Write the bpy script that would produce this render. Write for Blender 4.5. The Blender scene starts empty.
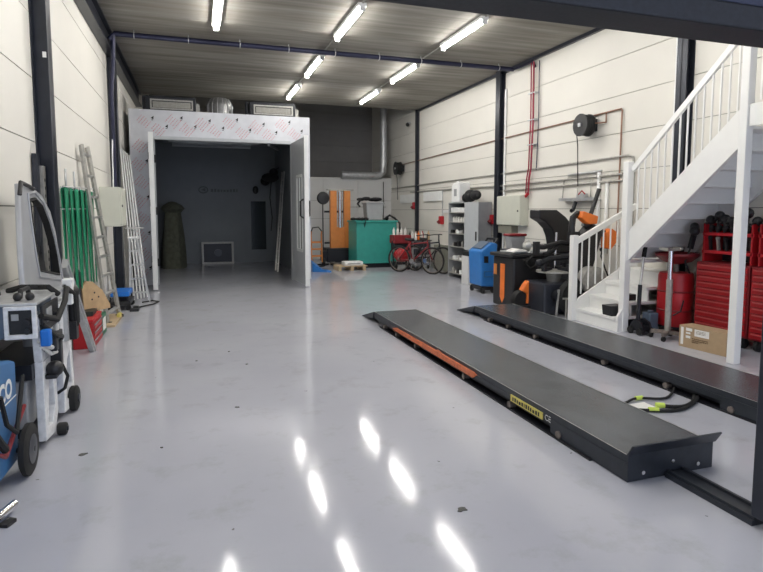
import bpy, math, random
from mathutils import Vector, Matrix
random.seed(7)
PI=math.pi
SC=bpy.context.scene
COL=SC.collection
V=Vector

# ------------------------------------------------------------------ materials
M={}
def mat(name,col,rough=.5,metal=0,var=.08,scale=8,bump=0,bscale=60,emit=0,coat=0,spec=.5,stretch=(1,1,1),alpha=1,trans=0):
    m=bpy.data.materials.new(name); m.use_nodes=True
    nt=m.node_tree; b=nt.nodes['Principled BSDF']
    b.inputs['Base Color'].default_value=(*col,1)
    b.inputs['Roughness'].default_value=rough
    b.inputs['Metallic'].default_value=metal
    b.inputs['Specular IOR Level'].default_value=spec
    b.inputs['Coat Weight'].default_value=coat
    b.inputs['Transmission Weight'].default_value=trans
    tc=nt.nodes.new('ShaderNodeTexCoord'); mp=nt.nodes.new('ShaderNodeMapping')
    mp.inputs['Scale'].default_value=stretch
    nt.links.new(tc.outputs['Object'],mp.inputs[0])
    if var>0:
        n=nt.nodes.new('ShaderNodeTexNoise'); n.inputs['Scale'].default_value=scale; n.inputs['Detail'].default_value=5
        nt.links.new(mp.outputs[0],n.inputs['Vector'])
        r=nt.nodes.new('ShaderNodeMapRange'); r.inputs[1].default_value=.3; r.inputs[2].default_value=.7
        r.inputs[3].default_value=1-var; r.inputs[4].default_value=1+var
        nt.links.new(n.outputs[0],r.inputs[0])
        mx=nt.nodes.new('ShaderNodeVectorMath'); mx.operation='SCALE'; mx.inputs[0].default_value=col
        nt.links.new(r.outputs[0],mx.inputs['Scale']); nt.links.new(mx.outputs[0],b.inputs['Base Color'])
    if bump>0:
        n2=nt.nodes.new('ShaderNodeTexNoise'); n2.inputs['Scale'].default_value=bscale; n2.inputs['Detail'].default_value=3
        nt.links.new(mp.outputs[0],n2.inputs['Vector'])
        bp=nt.nodes.new('ShaderNodeBump'); bp.inputs['Strength'].default_value=bump; bp.inputs['Distance'].default_value=.01
        nt.links.new(n2.outputs[0],bp.inputs['Height']); nt.links.new(bp.outputs[0],b.inputs['Normal'])
    if emit>0:
        b.inputs['Emission Color'].default_value=(*col,1); b.inputs['Emission Strength'].default_value=emit
    M[name]=m
    return m
mat('wall_white',(.73,.71,.655),.55,var=.03,scale=1.2)
mat('wall_joint',(.25,.24,.22),.8,var=0)
mat('wall_grey',(.30,.29,.28),.7,var=.05,scale=2)
mat('partition',(.66,.66,.65),.6,var=.03,scale=2)
mat('dark_steel',(.028,.032,.044),.33,.3,var=.1)
mat('black_steel',(.012,.013,.018),.4,.2,var=.1)
mat('header_blue',(.028,.034,.07),.4,.1,var=.12,scale=5)
mat('header_lip',(.014,.016,.022),.55,.1,var=.3,scale=60)
mat('runway',(.032,.037,.047),.38,.25,var=.12,scale=14,bump=.05)
mat('runway_top',(.105,.116,.13),.27,.4,var=.22,scale=2.2,bump=.12,bscale=220)
mat('orange_strip',(.62,.16,.06),.5,var=.25,scale=30)
mat('orange',(.85,.2,.03),.45,var=.06)
mat('lift_orange',(.62,.22,.05),.45,var=.08)
mat('yellow',(.72,.62,.16),.5,var=.1,scale=60)
mat('lime',(.62,.78,.12),.5,var=.1)
mat('white_paint',(.86,.86,.84),.35,var=.015)
mat('white_plastic',(.82,.83,.82),.35,var=.03)
mat('white_dirty',(.75,.76,.77),.45,var=.12,scale=30)
mat('alu',(.62,.62,.6),.36,.8,var=.12,scale=20)
mat('alu_dull',(.42,.41,.38),.5,.5,var=.15,scale=20)
mat('silver_paint',(.50,.51,.53),.32,.3,var=.05)
mat('chrome',(.75,.75,.76),.15,1,var=.02)
mat('galv',(.55,.56,.57),.4,.6,var=.12,scale=12)
mat('film',(.62,.63,.66),.32,.25,var=.06,scale=6)
mat('red_ink',(.60,.33,.36),.6,var=0)
mat('black_ink',(.02,.02,.02),.6,var=0)
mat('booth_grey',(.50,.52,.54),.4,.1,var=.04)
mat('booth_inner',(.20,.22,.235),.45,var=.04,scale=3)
mat('black_plastic',(.014,.014,.016),.42,var=.15,scale=30)
mat('rubber',(.012,.012,.012),.75,var=.1)
mat('black_fabric',(.014,.014,.016),.9,var=.3,scale=30,bump=.4)
mat('olive_cloth',(.12,.125,.09),.9,var=.2,scale=10,bump=.5,bscale=14)
mat('teal',(.04,.33,.28),.4,var=.05)
mat('grey_plastic',(.33,.34,.35),.5,var=.05)
mat('beige',(.60,.61,.53),.45,var=.02)
mat('olive_grey',(.22,.22,.18),.6,var=.05)
mat('blue',(.03,.19,.54),.35,var=.05)
mat('blue_dull',(.045,.16,.36),.4,var=.05)
mat('blue_bright',(.01,.16,.6),.4,var=.08)
mat('slate_blue',(.10,.14,.20),.4,var=.1)
mat('navy_pipe',(.022,.024,.055),.4,.3,var=.15)
mat('dark_panel',(.025,.028,.038),.35,var=.06)
mat('red',(.40,.010,.016),.38,var=.06)
mat('red_bright',(.50,.015,.025),.4,var=.06)
mat('pull_highlight',(.50,.10,.10),.3,.3,var=.05)
mat('red_dark',(.22,.015,.02),.45,var=.1)
mat('red_hose',(.27,.02,.045),.45,var=.1)
mat('copper',(.30,.17,.12),.4,.5,var=.2)
mat('green',(.0,.21,.10),.55,var=.1,scale=20)
mat('green_dark',(.01,.13,.06),.45,var=.05)
mat('tan',(.52,.36,.20),.6,var=.12,scale=12)
mat('wood',(.50,.38,.24),.7,var=.15,scale=5,stretch=(1,1,12))
mat('cardboard',(.40,.285,.17),.8,var=.06,scale=20)
mat('paper',(.80,.79,.76),.7,var=.03)
mat('ink_brown',(.12,.07,.03),.7,var=0)
mat('bottle_clear',(.75,.74,.70),.3,var=.1)
mat('rust_steel',(.22,.19,.17),.5,.6,var=.3,scale=30)
mat('grille',(.33,.32,.28),.6,var=.1)
mat('foam',(.65,.65,.62),.6,var=.1)
mat('gypsum',(.60,.60,.56),.7,var=.1,scale=10)
mat('duct_metal',(.25,.25,.25),.4,.6,var=.15,scale=12)
mat('faint_ink',(.12,.13,.14),.5,var=0)
mat('glass_dark',(.02,.03,.035),.1,var=0,spec=.8)
mat('lamp',(1,.97,.92),.3,var=0,emit=66)
mat('lamp_off',(.45,.48,.5),.3,var=0)
mat('litter',(.09,.09,.08),.9,var=.3,scale=100)
mat('asphalt',(.16,.16,.16),.9,var=.1)

def floor_mat():
    m=bpy.data.materials.new('epoxy_floor'); m.use_nodes=True; nt=m.node_tree; L=nt.links.new
    b=nt.nodes['Principled BSDF']
    tc=nt.nodes.new('ShaderNodeTexCoord')
    n=nt.nodes.new('ShaderNodeTexNoise'); n.inputs['Scale'].default_value=.7; n.inputs['Detail'].default_value=6
    L(tc.outputs['Object'],n.inputs['Vector'])
    cr=nt.nodes.new('ShaderNodeValToRGB'); cr.color_ramp.elements[0].position=.3; cr.color_ramp.elements[1].position=.75
    cr.color_ramp.elements[0].color=(.43,.437,.49,1); cr.color_ramp.elements[1].color=(.50,.508,.555,1)
    L(n.outputs[0],cr.inputs[0])
    # fine dust specks
    v=nt.nodes.new('ShaderNodeTexVoronoi'); v.inputs['Scale'].default_value=5.5; v.inputs['Randomness'].default_value=1
    n3=nt.nodes.new('ShaderNodeTexNoise'); n3.inputs['Scale'].default_value=30
    L(tc.outputs['Object'],n3.inputs['Vector'])
    mixv=nt.nodes.new('ShaderNodeVectorMath'); mixv.operation='MULTIPLY_ADD'; mixv.inputs[1].default_value=(.05,.05,0)
    L(n3.outputs['Color'],mixv.inputs[0]); L(tc.outputs['Object'],mixv.inputs[2])
    L(mixv.outputs[0],v.inputs['Vector'])
    lt=nt.nodes.new('ShaderNodeMath'); lt.operation='LESS_THAN'; lt.inputs[1].default_value=.045
    L(v.outputs['Distance'],lt.inputs[0])
    sepc=nt.nodes.new('ShaderNodeSeparateColor'); L(v.outputs['Color'],sepc.inputs[0])
    gt=nt.nodes.new('ShaderNodeMath'); gt.operation='GREATER_THAN'; gt.inputs[1].default_value=.72
    L(sepc.outputs[0],gt.inputs[0])
    mu=nt.nodes.new('ShaderNodeMath'); mu.operation='MULTIPLY'; L(lt.outputs[0],mu.inputs[0]); L(gt.outputs[0],mu.inputs[1])
    mx=nt.nodes.new('ShaderNodeMix'); mx.data_type='RGBA'; mx.inputs[7].default_value=(.20,.20,.20,1)
    ns=nt.nodes.new('ShaderNodeTexNoise'); ns.inputs['Scale'].default_value=2.6; ns.inputs['Detail'].default_value=9; ns.inputs['Roughness'].default_value=.7
    L(tc.outputs['Object'],ns.inputs['Vector'])
    rs=nt.nodes.new('ShaderNodeMapRange'); rs.inputs[1].default_value=.54; rs.inputs[2].default_value=.72; rs.inputs[3].default_value=0; rs.inputs[4].default_value=.55
    L(ns.outputs[0],rs.inputs[0])
    ms=nt.nodes.new('ShaderNodeMix'); ms.data_type='RGBA'; ms.inputs[7].default_value=(.33,.34,.335,1)
    L(rs.outputs[0],ms.inputs[0]); L(cr.outputs[0],ms.inputs[6])
    L(mu.outputs[0],mx.inputs[0]); L(ms.outputs[2],mx.inputs[6]); L(mx.outputs[2],b.inputs['Base Color'])
    # roughness: scuffed patches
    n2=nt.nodes.new('ShaderNodeTexNoise'); n2.inputs['Scale'].default_value=1.6; n2.inputs['Detail'].default_value=8
    L(tc.outputs['Object'],n2.inputs['Vector'])
    r=nt.nodes.new('ShaderNodeMapRange'); r.inputs[1].default_value=.3;r.inputs[2].default_value=.7; r.inputs[3].default_value=.05; r.inputs[4].default_value=.14
    L(n2.outputs[0],r.inputs[0]); L(r.outputs[0],b.inputs['Roughness'])
    n4=nt.nodes.new('ShaderNodeTexNoise'); n4.inputs['Scale'].default_value=24; n4.inputs['Detail'].default_value=4
    L(tc.outputs['Object'],n4.inputs['Vector'])
    n5=nt.nodes.new('ShaderNodeTexNoise'); n5.inputs['Scale'].default_value=5; n5.inputs['Detail'].default_value=2
    L(tc.outputs['Object'],n5.inputs['Vector'])
    ad=nt.nodes.new('ShaderNodeMath'); ad.operation='MULTIPLY_ADD'; ad.inputs[1].default_value=1.5
    L(n5.outputs[0],ad.inputs[0]); L(n4.outputs[0],ad.inputs[2])
    bp=nt.nodes.new('ShaderNodeBump'); bp.inputs['Strength'].default_value=.20; bp.inputs['Distance'].default_value=.0010
    L(ad.outputs[0],bp.inputs['Height']); L(bp.outputs[0],b.inputs['Normal'])
    b.inputs['Specular IOR Level'].default_value=.34
    M['floor']=m
floor_mat()
def ceil_mat():
    m=bpy.data.materials.new('concrete_slab'); m.use_nodes=True; nt=m.node_tree; L=nt.links.new
    b=nt.nodes['Principled BSDF']; b.inputs['Roughness'].default_value=.8
    tc=nt.nodes.new('ShaderNodeTexCoord'); mp=nt.nodes.new('ShaderNodeMapping'); mp.inputs['Scale'].default_value=(.35,4.5,1)
    L(tc.outputs['Object'],mp.inputs[0])
    n=nt.nodes.new('ShaderNodeTexNoise'); n.inputs['Scale'].default_value=1.6; n.inputs['Detail'].default_value=7
    L(mp.outputs[0],n.inputs['Vector'])
    cr=nt.nodes.new('ShaderNodeValToRGB'); cr.color_ramp.elements[0].position=.33; cr.color_ramp.elements[1].position=.72
    cr.color_ramp.elements[0].color=(.19,.175,.15,1); cr.color_ramp.elements[1].color=(.33,.315,.28,1)
    L(n.outputs[0],cr.inputs[0]); L(cr.outputs[0],b.inputs['Base Color'])
    M['ceiling']=m
ceil_mat()

# ------------------------------------------------------------------ mesh builder
ORG={}
class MB:
    def __init__(s): s.v=[];s.f=[];s.m=[];s.s=[]
    def add(s,vs,fs,mi=0,sm=False):
        o=len(s.v); s.v+= [V(p) for p in vs]
        for f in fs: s.f.append([i+o for i in f]); s.m.append(mi); s.s.append(sm)
        return s
    def box(s,x0,x1,y0,y1,z0,z1,mi=0,mx=None):
        vs=[(x,y,z) for z in (z0,z1) for y in (y0,y1) for x in (x0,x1)]
        if mx is not None: vs=[mx@V(p) for p in vs]
        return s.add(vs,[(0,2,3,1),(4,5,7,6),(0,1,5,4),(2,6,7,3),(0,4,6,2),(1,3,7,5)],mi)
    def bar(s,a,b,w,h,mi=0,up=(0,0,1)):
        a=V(a);b=V(b);d=(b-a).normalized();u=V(up)
        if abs(d.dot(u))>.98: u=V((0,1,0))
        r=d.cross(u).normalized()*w/2; t=r.normalized().cross(d).normalized()*h/2
        vs=[a-r-t,a+r-t,a+r+t,a-r+t,b-r-t,b+r-t,b+r+t,b-r+t]
        return s.add(vs,[(3,2,1,0),(4,5,6,7),(0,1,5,4),(1,2,6,5),(2,3,7,6),(3,0,4,7)],mi)
    def cyl(s,a,b,r0,r1=None,n=16,mi=0,caps=True):
        if r1 is None:r1=r0
        a=V(a);b=V(b);d=(b-a).normalized();u=V((0,0,1)) if abs(d.z)<.95 else V((1,0,0))
        e=d.cross(u).normalized();g=e.cross(d).normalized()
        vs=[];
        for c,r in((a,r0),(b,r1)):
            for k in range(n):
                t=2*PI*k/n; vs.append(c+e*math.cos(t)*r+g*math.sin(t)*r)
        s.add(vs,[(k,k+n,(k+1)%n+n,(k+1)%n) for k in range(n)],mi,True)
        if caps: 
            s.add(vs[:n],[tuple(range(n))],mi); s.add(vs[n:],[tuple(range(n-1,-1,-1))],mi)
        return s
    def tube(s,pts,r,n=8,mi=0,closed=False):
        pts=[V(p) for p in pts]; N=len(pts); vs=[]; prev=None
        for i,p in enumerate(pts):
            if closed: d=(pts[(i+1)%N]-pts[i-1]).normalized()
            else: d=(pts[min(i+1,N-1)]-pts[max(i-1,0)]).normalized()
            if prev is None:
                u=V((0,0,1)) if abs(d.z)<.9 else V((1,0,0)); e=d.cross(u).normalized()
            else: e=(prev-d*prev.dot(d)).normalized()
            prev=e; g=d.cross(e)
            for k in range(n):
                t=2*PI*k/n; vs.append(p+(e*math.cos(t)+g*math.sin(t))*r)
        fs=[]
        for i in range(N if closed else N-1):
            j=(i+1)%N
            for k in range(n): fs.append((i*n+k,i*n+(k+1)%n,j*n+(k+1)%n,j*n+k))
        s.add(vs,fs,mi,True)
        if not closed:
            s.add(vs[:n],[tuple(range(n-1,-1,-1))],mi); s.add(vs[-n:],[tuple(range(n))],mi)
        return s
    def prism(s,poly,axis,a,b,mi=0):
        # poly in the two other axes, in order (x,y),(x,z) or (y,z)
        def P(p,t):
            if axis=='x': return (t,p[0],p[1])
            if axis=='y': return (p[0],t,p[1])
            return (p[0],p[1],t)
        n=len(poly); vs=[P(p,a) for p in poly]+[P(p,b) for p in poly]
        s.add(vs,[(k,(k+1)%n,(k+1)%n+n,k+n) for k in range(n)]+[tuple(range(n-1,-1,-1)),tuple(range(n,2*n))],mi)
        return s
    def ring(s,outer,inner,axis,a,b,mi=0):
        # frame between two polys with the same vertex count
        def P(p,t):
            if axis=='x': return (t,p[0],p[1])
            if axis=='y': return (p[0],t,p[1])
            return (p[0],p[1],t)
        n=len(outer); vs=[P(p,a) for p in outer]+[P(p,a) for p in inner]+[P(p,b) for p in outer]+[P(p,b) for p in inner]
        fs=[]
        for k in range(n):
            j=(k+1)%n
            fs+=[(k,j,n+j,n+k),(2*n+k,3*n+k,3*n+j,2*n+j),(k,2*n+k,2*n+j,j),(n+k,n+j,3*n+j,3*n+k)]
        s.add(vs,fs,mi); return s
    def lathe(s,prof,c=(0,0,0),n=24,mi=0,axis='z'):
        c=V(c); vs=[]
        for r,h in prof:
            for k in range(n):
                t=2*PI*k/n
                if axis=='z': p=V((r*math.cos(t),r*math.sin(t),h))
                elif axis=='x': p=V((h,r*math.cos(t),r*math.sin(t)))
                else: p=V((r*math.cos(t),h,r*math.sin(t)))
                vs.append(c+p)
        m=len(prof); fs=[]
        for i in range(m-1):
            for k in range(n): fs.append((i*n+k,i*n+(k+1)%n,(i+1)*n+(k+1)%n,(i+1)*n+k))
        s.add(vs,fs,mi,True)
        s.add(vs[:n],[tuple(range(n-1,-1,-1))],mi); s.add(vs[-n:],[tuple(range(n))],mi)
        return s
    def ball(s,c,r,n=12,m=8,mi=0,sc=(1,1,1)):
        c=V(c);vs=[]
        for i in range(m+1):
            th=PI*i/m
            for k in range(n):
                t=2*PI*k/n; q=V((math.sin(th)*math.cos(t)*sc[0],math.sin(th)*math.sin(t)*sc[1],math.cos(th)*sc[2]))
                vs.append(c+q*r)
        fs=[(i*n+k,(i+1)*n+k,(i+1)*n+(k+1)%n,i*n+(k+1)%n) for i in range(m) for k in range(n)]
        s.add(vs,fs,mi,True); return s
    def build(s,name,mats,parent=None,bevel=0):
        if not isinstance(mats,(list,tuple)): mats=[mats]
        me=bpy.data.meshes.new(name)
        org=V((0,0,0))
        if parent is not None: org=ORG[parent.name]
        me.from_pydata([p-org for p in s.v],[],s.f)
        for k in mats: me.materials.append(M[k])
        for i,p in enumerate(me.polygons): p.material_index=s.m[i]; p.use_smooth=s.s[i]
        me.validate(); me.update()
        import bmesh
        bm=bmesh.new(); bm.from_mesh(me); bmesh.ops.remove_doubles(bm,verts=bm.verts,dist=1e-5); bmesh.ops.recalc_face_normals(bm,faces=bm.faces)
        for e in bm.edges:
            if len(e.link_faces)==2:
                e.smooth = e.calc_face_angle(0)<.7
        bm.to_mesh(me); bm.free()
        o=bpy.data.objects.new(name,me); COL.objects.link(o)
        ORG[o.name]=V(org)
        if parent is not None:o.parent=parent
        if bevel:
            md=o.modifiers.new('bevel','BEVEL'); md.width=bevel; md.segments=2; md.limit_method='ANGLE'; md.angle_limit=.6
        return o
def thing(name,loc,label,cat,group=None):
    o=bpy.data.objects.new(name,None); COL.objects.link(o); o.location=loc; o.empty_display_size=.05
    ORG[o.name]=V(loc); tag(o,label,cat,group); return o
def tag(o,label,cat,group=None):
    o['label']=label;o['category']=cat
    if group:o['group']=group
    return o
def struct(o): o['kind']='structure'; return o
def single(mb,name,mats,label,cat,group=None,bevel=0):
    # a one-mesh thing whose origin sits at its own base
    xs=[p.x for p in mb.v];ys=[p.y for p in mb.v];zs=[p.z for p in mb.v]
    c=V(((min(xs)+max(xs))/2,(min(ys)+max(ys))/2,min(zs)))
    for i in range(len(mb.v)): mb.v[i]=mb.v[i]-c
    o=mb.build(name,mats,None,bevel); o.location=c; ORG[o.name]=c
    return tag(o,label,cat,group)
def copy_tree(o,loc=None,parent=None):
    c=o.copy(); COL.objects.link(c)
    if parent is not None:c.parent=parent
    if loc is not None:c.location=loc
    for ch in [k for k in bpy.data.objects if k.parent==o]: copy_tree(ch,None,c)
    return c
def text_geo(mb,s,size,orig,ax,ay,mi=0,bold=0):
    cu=bpy.data.curves.new('t','FONT'); cu.body=s; cu.size=size; cu.offset=bold
    ob=bpy.data.objects.new('t',cu); COL.objects.link(ob); bpy.context.view_layer.update()
    me=bpy.data.meshes.new_from_object(ob.evaluated_get(bpy.context.evaluated_depsgraph_get()))
    o=V(orig);ax=V(ax);ay=V(ay)
    mb.add([o+ax*v.co.x+ay*v.co.y for v in me.vertices],[tuple(p.vertices) for p in me.polygons],mi)
    bpy.data.objects.remove(ob); bpy.data.curves.remove(cu); bpy.data.meshes.remove(me)
def scribble(mb,orig,ax,ay,w,h,mi=0,lo=.008,hi=.03,gap=.006):
    # a row of unreadable print: small upright dashes
    o=V(orig);ax=V(ax);ay=V(ay);t=0
    while t<w:
        d=random.uniform(lo,hi); d=min(d,w-t)
        if d<.003:break
        hh=h*random.uniform(.7,1)
        mb.add([o+ax*t,o+ax*(t+d),o+ax*(t+d)+ay*hh,o+ax*t+ay*hh],[(0,1,2,3)],mi); t+=d+gap

XL,XR,ZC=-1.42,6.4,4.61
YE=15.95     # end of the concrete slab
# ------------------------------------------------------------------ setting
struct(MB().box(XL-.2,XR+.2,-3,21,-.1,0).build('floor','floor'))
struct(MB().box(XL-.3,XR+.3,-3,YE,ZC,ZC+.25).build('ceiling','ceiling'))
cg=MB()
y=-2.4
while y<YE:
    cg.box(XL,XR,y-.006,y+.006,ZC-.002,ZC+.01); y+=1.2
struct(cg.build('trim_1','wall_joint'))
struct(MB().box(XL-.3,XR+.3,YE,21.2,6.6,6.8).build('trim_2','wall_grey'))
struct(MB().box(XL-.3,XR+.3,YE-.3,YE,ZC+.25,6.6).build('trim_3','wall_grey'))
SEAMS=[0,.45,1.04,1.64,2.24,2.83,3.42,4.02,4.61,5.2,5.8,6.6]
def panelled(name,x0,x1):
    w=MB(); s=1 if x1>x0 else -1
    w.box(min(x0+s*.02,x1),max(x0+s*.02,x1),-3,21,0,6.6,1)
    joints=[-3,1.35,6.2,11.05,15.9,21]
    for a,b in zip(joints,joints[1:]):
        for z0,z1 in zip(SEAMS,SEAMS[1:]):
            w.box(min(x0,x0+s*.04),max(x0,x0+s*.04),a+.003,b-.003,z0+.005,z1-.005)
    return struct(w.build(name,['wall_white','wall_joint']))
panelled('wall_left',XL,XL-.12)
panelled('wall_right',XR,XR+.12)
w=MB(); w.box(XL,XR,20.72,20.85,0,6.6,1)
for z0,z1 in zip(SEAMS[4:],SEAMS[5:]): w.box(XL,XR,20.66,20.8,z0+.006,z1-.006)
struct(w.build('wall_far',['wall_grey','wall_joint']))
w=MB(); w.box(2.55,XR,18.42,18.5,0,2.72,1)
for a,b in ((2.55,4.0),(4.0,5.2),(5.2,XR)):
    for z0,z1 in ((0,.6),(.6,1.35),(1.35,1.95),(1.95,2.72)): w.box(a+.003,b-.003,18.4,18.45,z0+.004,z1-.004)
struct(w.build('wall_back',['partition','wall_joint']))

# steel columns
def column(x,s,y,zt,label,w=.17,d=.14):
    o=thing('steel_column',(x,y,0),label,'column','steel columns along the walls')
    b=MB(); b.box(min(x,x+s*.012),max(x,x+s*.012),y-w/2,y+w/2,0,zt); b.box(min(x,x+s*d),max(x,x+s*d),y-.008,y+.008,0,zt)
    b.box(min(x+s*(d-.014),x+s*d),max(x+s*(d-.014),x+s*d),y-w/2,y+w/2,0,zt); b.build('beam_section','dark_steel',o)
    MB().box(min(x,x+s*(d+.02)),max(x,x+s*(d+.02)),y-w/2-.02,y+w/2+.02,0,.015).build('base_plate','dark_steel',o)
    return o
c=column(XL,1,6.15,ZC,'dark steel column on the left wall behind the silver car door')
MB().box(XL+.10,XL+.13,6.04,6.051,3.02,3.07).build('tag','white_paint',c)
column(XL,1,11.0,ZC,'dark steel column on the left wall by the paint booth')
column(XR,-1,6.1,ZC,'dark steel column on the right wall behind the stair railing')
column(XR,-1,11.0,ZC,'dark steel column on the right wall left of the red hoses')
column(XR,-1,15.9,ZC,'slim dark steel column at the far end of the right wall',.10,.10)
b=MB(); b.box(XL,XL+.14,-3,YE,ZC-.02,ZC); b.box(XL,XL+.14,-3,YE,ZC-.34,ZC-.32); b.box(XL+.06,XL+.075,-3,YE,ZC-.33,ZC-.01)
single(b,'steel_beam','dark_steel','long dark steel beam under the slab along the left wall','beam')
b=MB(); b.box(XR-.06,XR,-3,YE,ZC-.06,ZC)
single(b,'steel_beam','dark_steel','thin dark steel edge beam under the slab along the right wall','beam')

# door frame header near the camera
single(MB().cyl((XR-.03,10.84,0),(XR-.03,10.84,4.2),.025),'drain_pipe','white_plastic','thin white vertical pipe beside the column left of the red hoses','pipe')
single(MB().cyl((XR-.03,6.28,0),(XR-.03,6.28,ZC-.07),.025),'drain_pipe','white_plastic','thin white vertical pipe beside the column behind the stair railing','pipe')
h=thing('door_portal',(2.6,1.9,0),'dark blue steel door portal spanning the top of the view with a post at right','door frame')
MB().box(XL+.004,5.28,1.72,1.9,2.41,2.75).build('header','header_blue',h,.01)
MB().box(XL+.004,5.28,1.71,1.9,2.315,2.409).build('lower_lip','header_lip',h,.01)
b=MB(); b.box(2.625,2.90,1.80,2.0,.06,2.31); b.build('post','dark_steel',h,.008)
b=MB(); b.box(2.65,2.72,1.83,1.93,0,.06); b.box(2.80,2.88,1.83,1.93,0,.06); b.build('foot','black_steel',h)

# ------------------------------------------------------------------ ceiling lights
def light(x,y,label):
    o=thing('tube_light',(x,y,ZC-.11),label,'ceiling light','fluorescent tube lights under the slab')
    MB().box(x-.065,x+.065,y-.78,y+.78,ZC-.05,ZC).build('housing','white_paint',o)
    MB().prism([(x-.034,ZC-.0505),(x+.034,ZC-.0505),(x+.03,ZC-.085),(x+.015,ZC-.096),(x-.015,ZC-.096),(x-.03,ZC-.085)],'y',y-.76,y+.76).build('diffuser','lamp',o)
    for s in (-1,1): MB().box(x-.04,x+.04,min(y+s*.76,y+s*.79),max(y+s*.76,y+s*.79),ZC-.118,ZC-.0505).build('end_cap','white_plastic',o)
    return o
light(.37,8.9,'ceiling tube light furthest left, above the open floor')
light(2.36,8.85,'nearest ceiling tube light of the middle row')
light(4.32,8.8,'nearest ceiling tube light of the right row, the largest')
light(2.36,11.65,'middle ceiling tube light of the middle row')
light(4.32,11.6,'middle ceiling tube light of the right row')
light(2.36,14.2,'farthest ceiling tube light of the middle row')
light(4.34,14.2,'farthest ceiling tube light of the right row')
for x in (.37,2.36,4.32):  # unseen tubes added behind the header to brighten the near room
    light(x,5.6,'unseen ceiling tube light added to brighten the near floor, behind the door header')
for x in (.37,2.36):  # second added row of unseen tubes, closer to the camera
    light(x,2.9,'unseen ceiling tube light added to brighten the near floor, behind the door header')
for x in (2.36,4.33):
    single(MB().box(x-.012,x+.012,4,15.6,ZC-.014,ZC),'cable_trunking','alu_dull','thin grey cable trunking linking the %s row of tube lights'%('middle' if x<3 else 'right'),'trunking','trunking between lights')

# purple-blue pipe crossing the ceiling
o=thing('ceiling_pipe',(XL,10.45,0),'dark blue pipe crossing the ceiling and dropping down the left wall','pipe')
pz=ZC-.09
MB().tube([(XL+.12,10.45,pz-.1),(XL+.2,10.45,pz),(XR-.1,10.45,pz)],.045,10).build('pipe','navy_pipe',o)
MB().tube([(XL+.18,10.45,pz-.03),(XL+.16,10.5,4.1),(XL+.10,10.6,3.6),(XL+.10,10.6,1.5)],.036,10).build('drop_pipe','navy_pipe',o)
for k in range(9):
    x=XL+.5+k*.86; b=MB().tube([(x,10.45+.05*math.cos(t),pz+.05*math.sin(t)) for t in [i*PI/5 for i in range(10)]],.008,6,closed=True); b.box(x-.006,x+.006,10.445,10.455,pz+.04,ZC); b.build('clamp','galv',o)

# ------------------------------------------------------------------ paint booth
BX0,BX1,BY0,BY1,BZ=-1.31,2.52,13.0,18.1,3.74
OX0,OX1,OZ=-.85,2.10,3.16
o=thing('paint_booth',(.6,13,0),'large grey metal paint booth with printed film on its front and open doors','paint booth')
b=MB()
b.box(BX0,OX0,BY0,BY0+.08,0,BZ);b.box(OX1,BX1,BY0,BY0+.08,0,BZ);b.box(OX0,OX1,BY0,BY0+.08,OZ,BZ)
N=V((0,-1,0)); yy=BY0-.003
def clus(cx,cz):
    ax=V((.64,0,.77)); ay=V((-.77,0,.64)); c0=V((cx,yy,cz))
    for k in range(5):
        L_=random.uniform(.14,.26); p=c0+ay*(-.055*k+.11)-ax*L_/2
        scribble(b,p,ax,ay,L_,.022,1,.012,.04,.014)
    q=c0+V((.13,0,.08)); 
    b.add([q,q+V((.06,0,.045)),q+V((.055,0,-.03))],[(0,1,2)],2); b.add([q+V((.01,0,-.045)),q+V((.05,0,-.05)),q+V((.045,0,-.035)),q+V((.01,0,-.035))],[(0,1,2,3)],2)
x=BX0+.3
while x<BX1-.45:
    clus(x,3.50+random.uniform(-.04,.04)); x+=.28
    clus(x,3.32+random.uniform(-.03,.03)); x+=.30
for k in range(8): clus(BX0+.16+.06*(k%2),.3+k*.38)
for k in range(4): clus(OX1+.14,.5+k*.7)
b.build('front_panel',['film','red_ink','black_ink'],o)
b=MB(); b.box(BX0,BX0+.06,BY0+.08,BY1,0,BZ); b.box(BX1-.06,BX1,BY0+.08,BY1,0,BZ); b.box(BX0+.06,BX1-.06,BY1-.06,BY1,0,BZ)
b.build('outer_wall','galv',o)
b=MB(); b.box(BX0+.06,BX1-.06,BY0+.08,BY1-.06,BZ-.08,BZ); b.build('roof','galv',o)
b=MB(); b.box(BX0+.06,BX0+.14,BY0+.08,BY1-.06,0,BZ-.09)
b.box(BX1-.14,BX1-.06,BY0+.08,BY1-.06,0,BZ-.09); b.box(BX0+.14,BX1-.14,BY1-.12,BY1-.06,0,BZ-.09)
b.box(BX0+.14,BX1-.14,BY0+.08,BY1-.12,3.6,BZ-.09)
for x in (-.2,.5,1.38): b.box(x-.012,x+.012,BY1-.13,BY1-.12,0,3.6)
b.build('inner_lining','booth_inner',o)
# logo on the inner rear wall
b=MB(); c0=V((.20,BY1-.135,2.24)); R=.13
b.tube([c0+V((math.cos(t)*R,0,math.sin(t)*R*.72)) for t in [2*PI*k/20 for k in range(20)]],.014,6,closed=True)
b.prism([(c0.x-.07,c0.z),(c0.x+.06,c0.z-.05),(c0.x+.06,c0.z+.06)],'y',c0.y-.004,c0.y)
scribble(b,(.42,BY1-.135,2.18),(1,0,0),(0,0,1),.8,.10,0,.04,.09,.03)
b.build('wall_logo','faint_ink',o)
# frame of opening
b=MB(); b.box(OX0-.03,OX0+.03,BY0-.03,BY0+.1,0,OZ); b.box(OX1-.03,OX1+.03,BY0-.03,BY0+.1,0,OZ); b.box(OX0+.03,OX1-.03,BY0-.03,BY0+.1,OZ-.04,OZ+.03)
b.build('door_frame','booth_grey',o)
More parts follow.
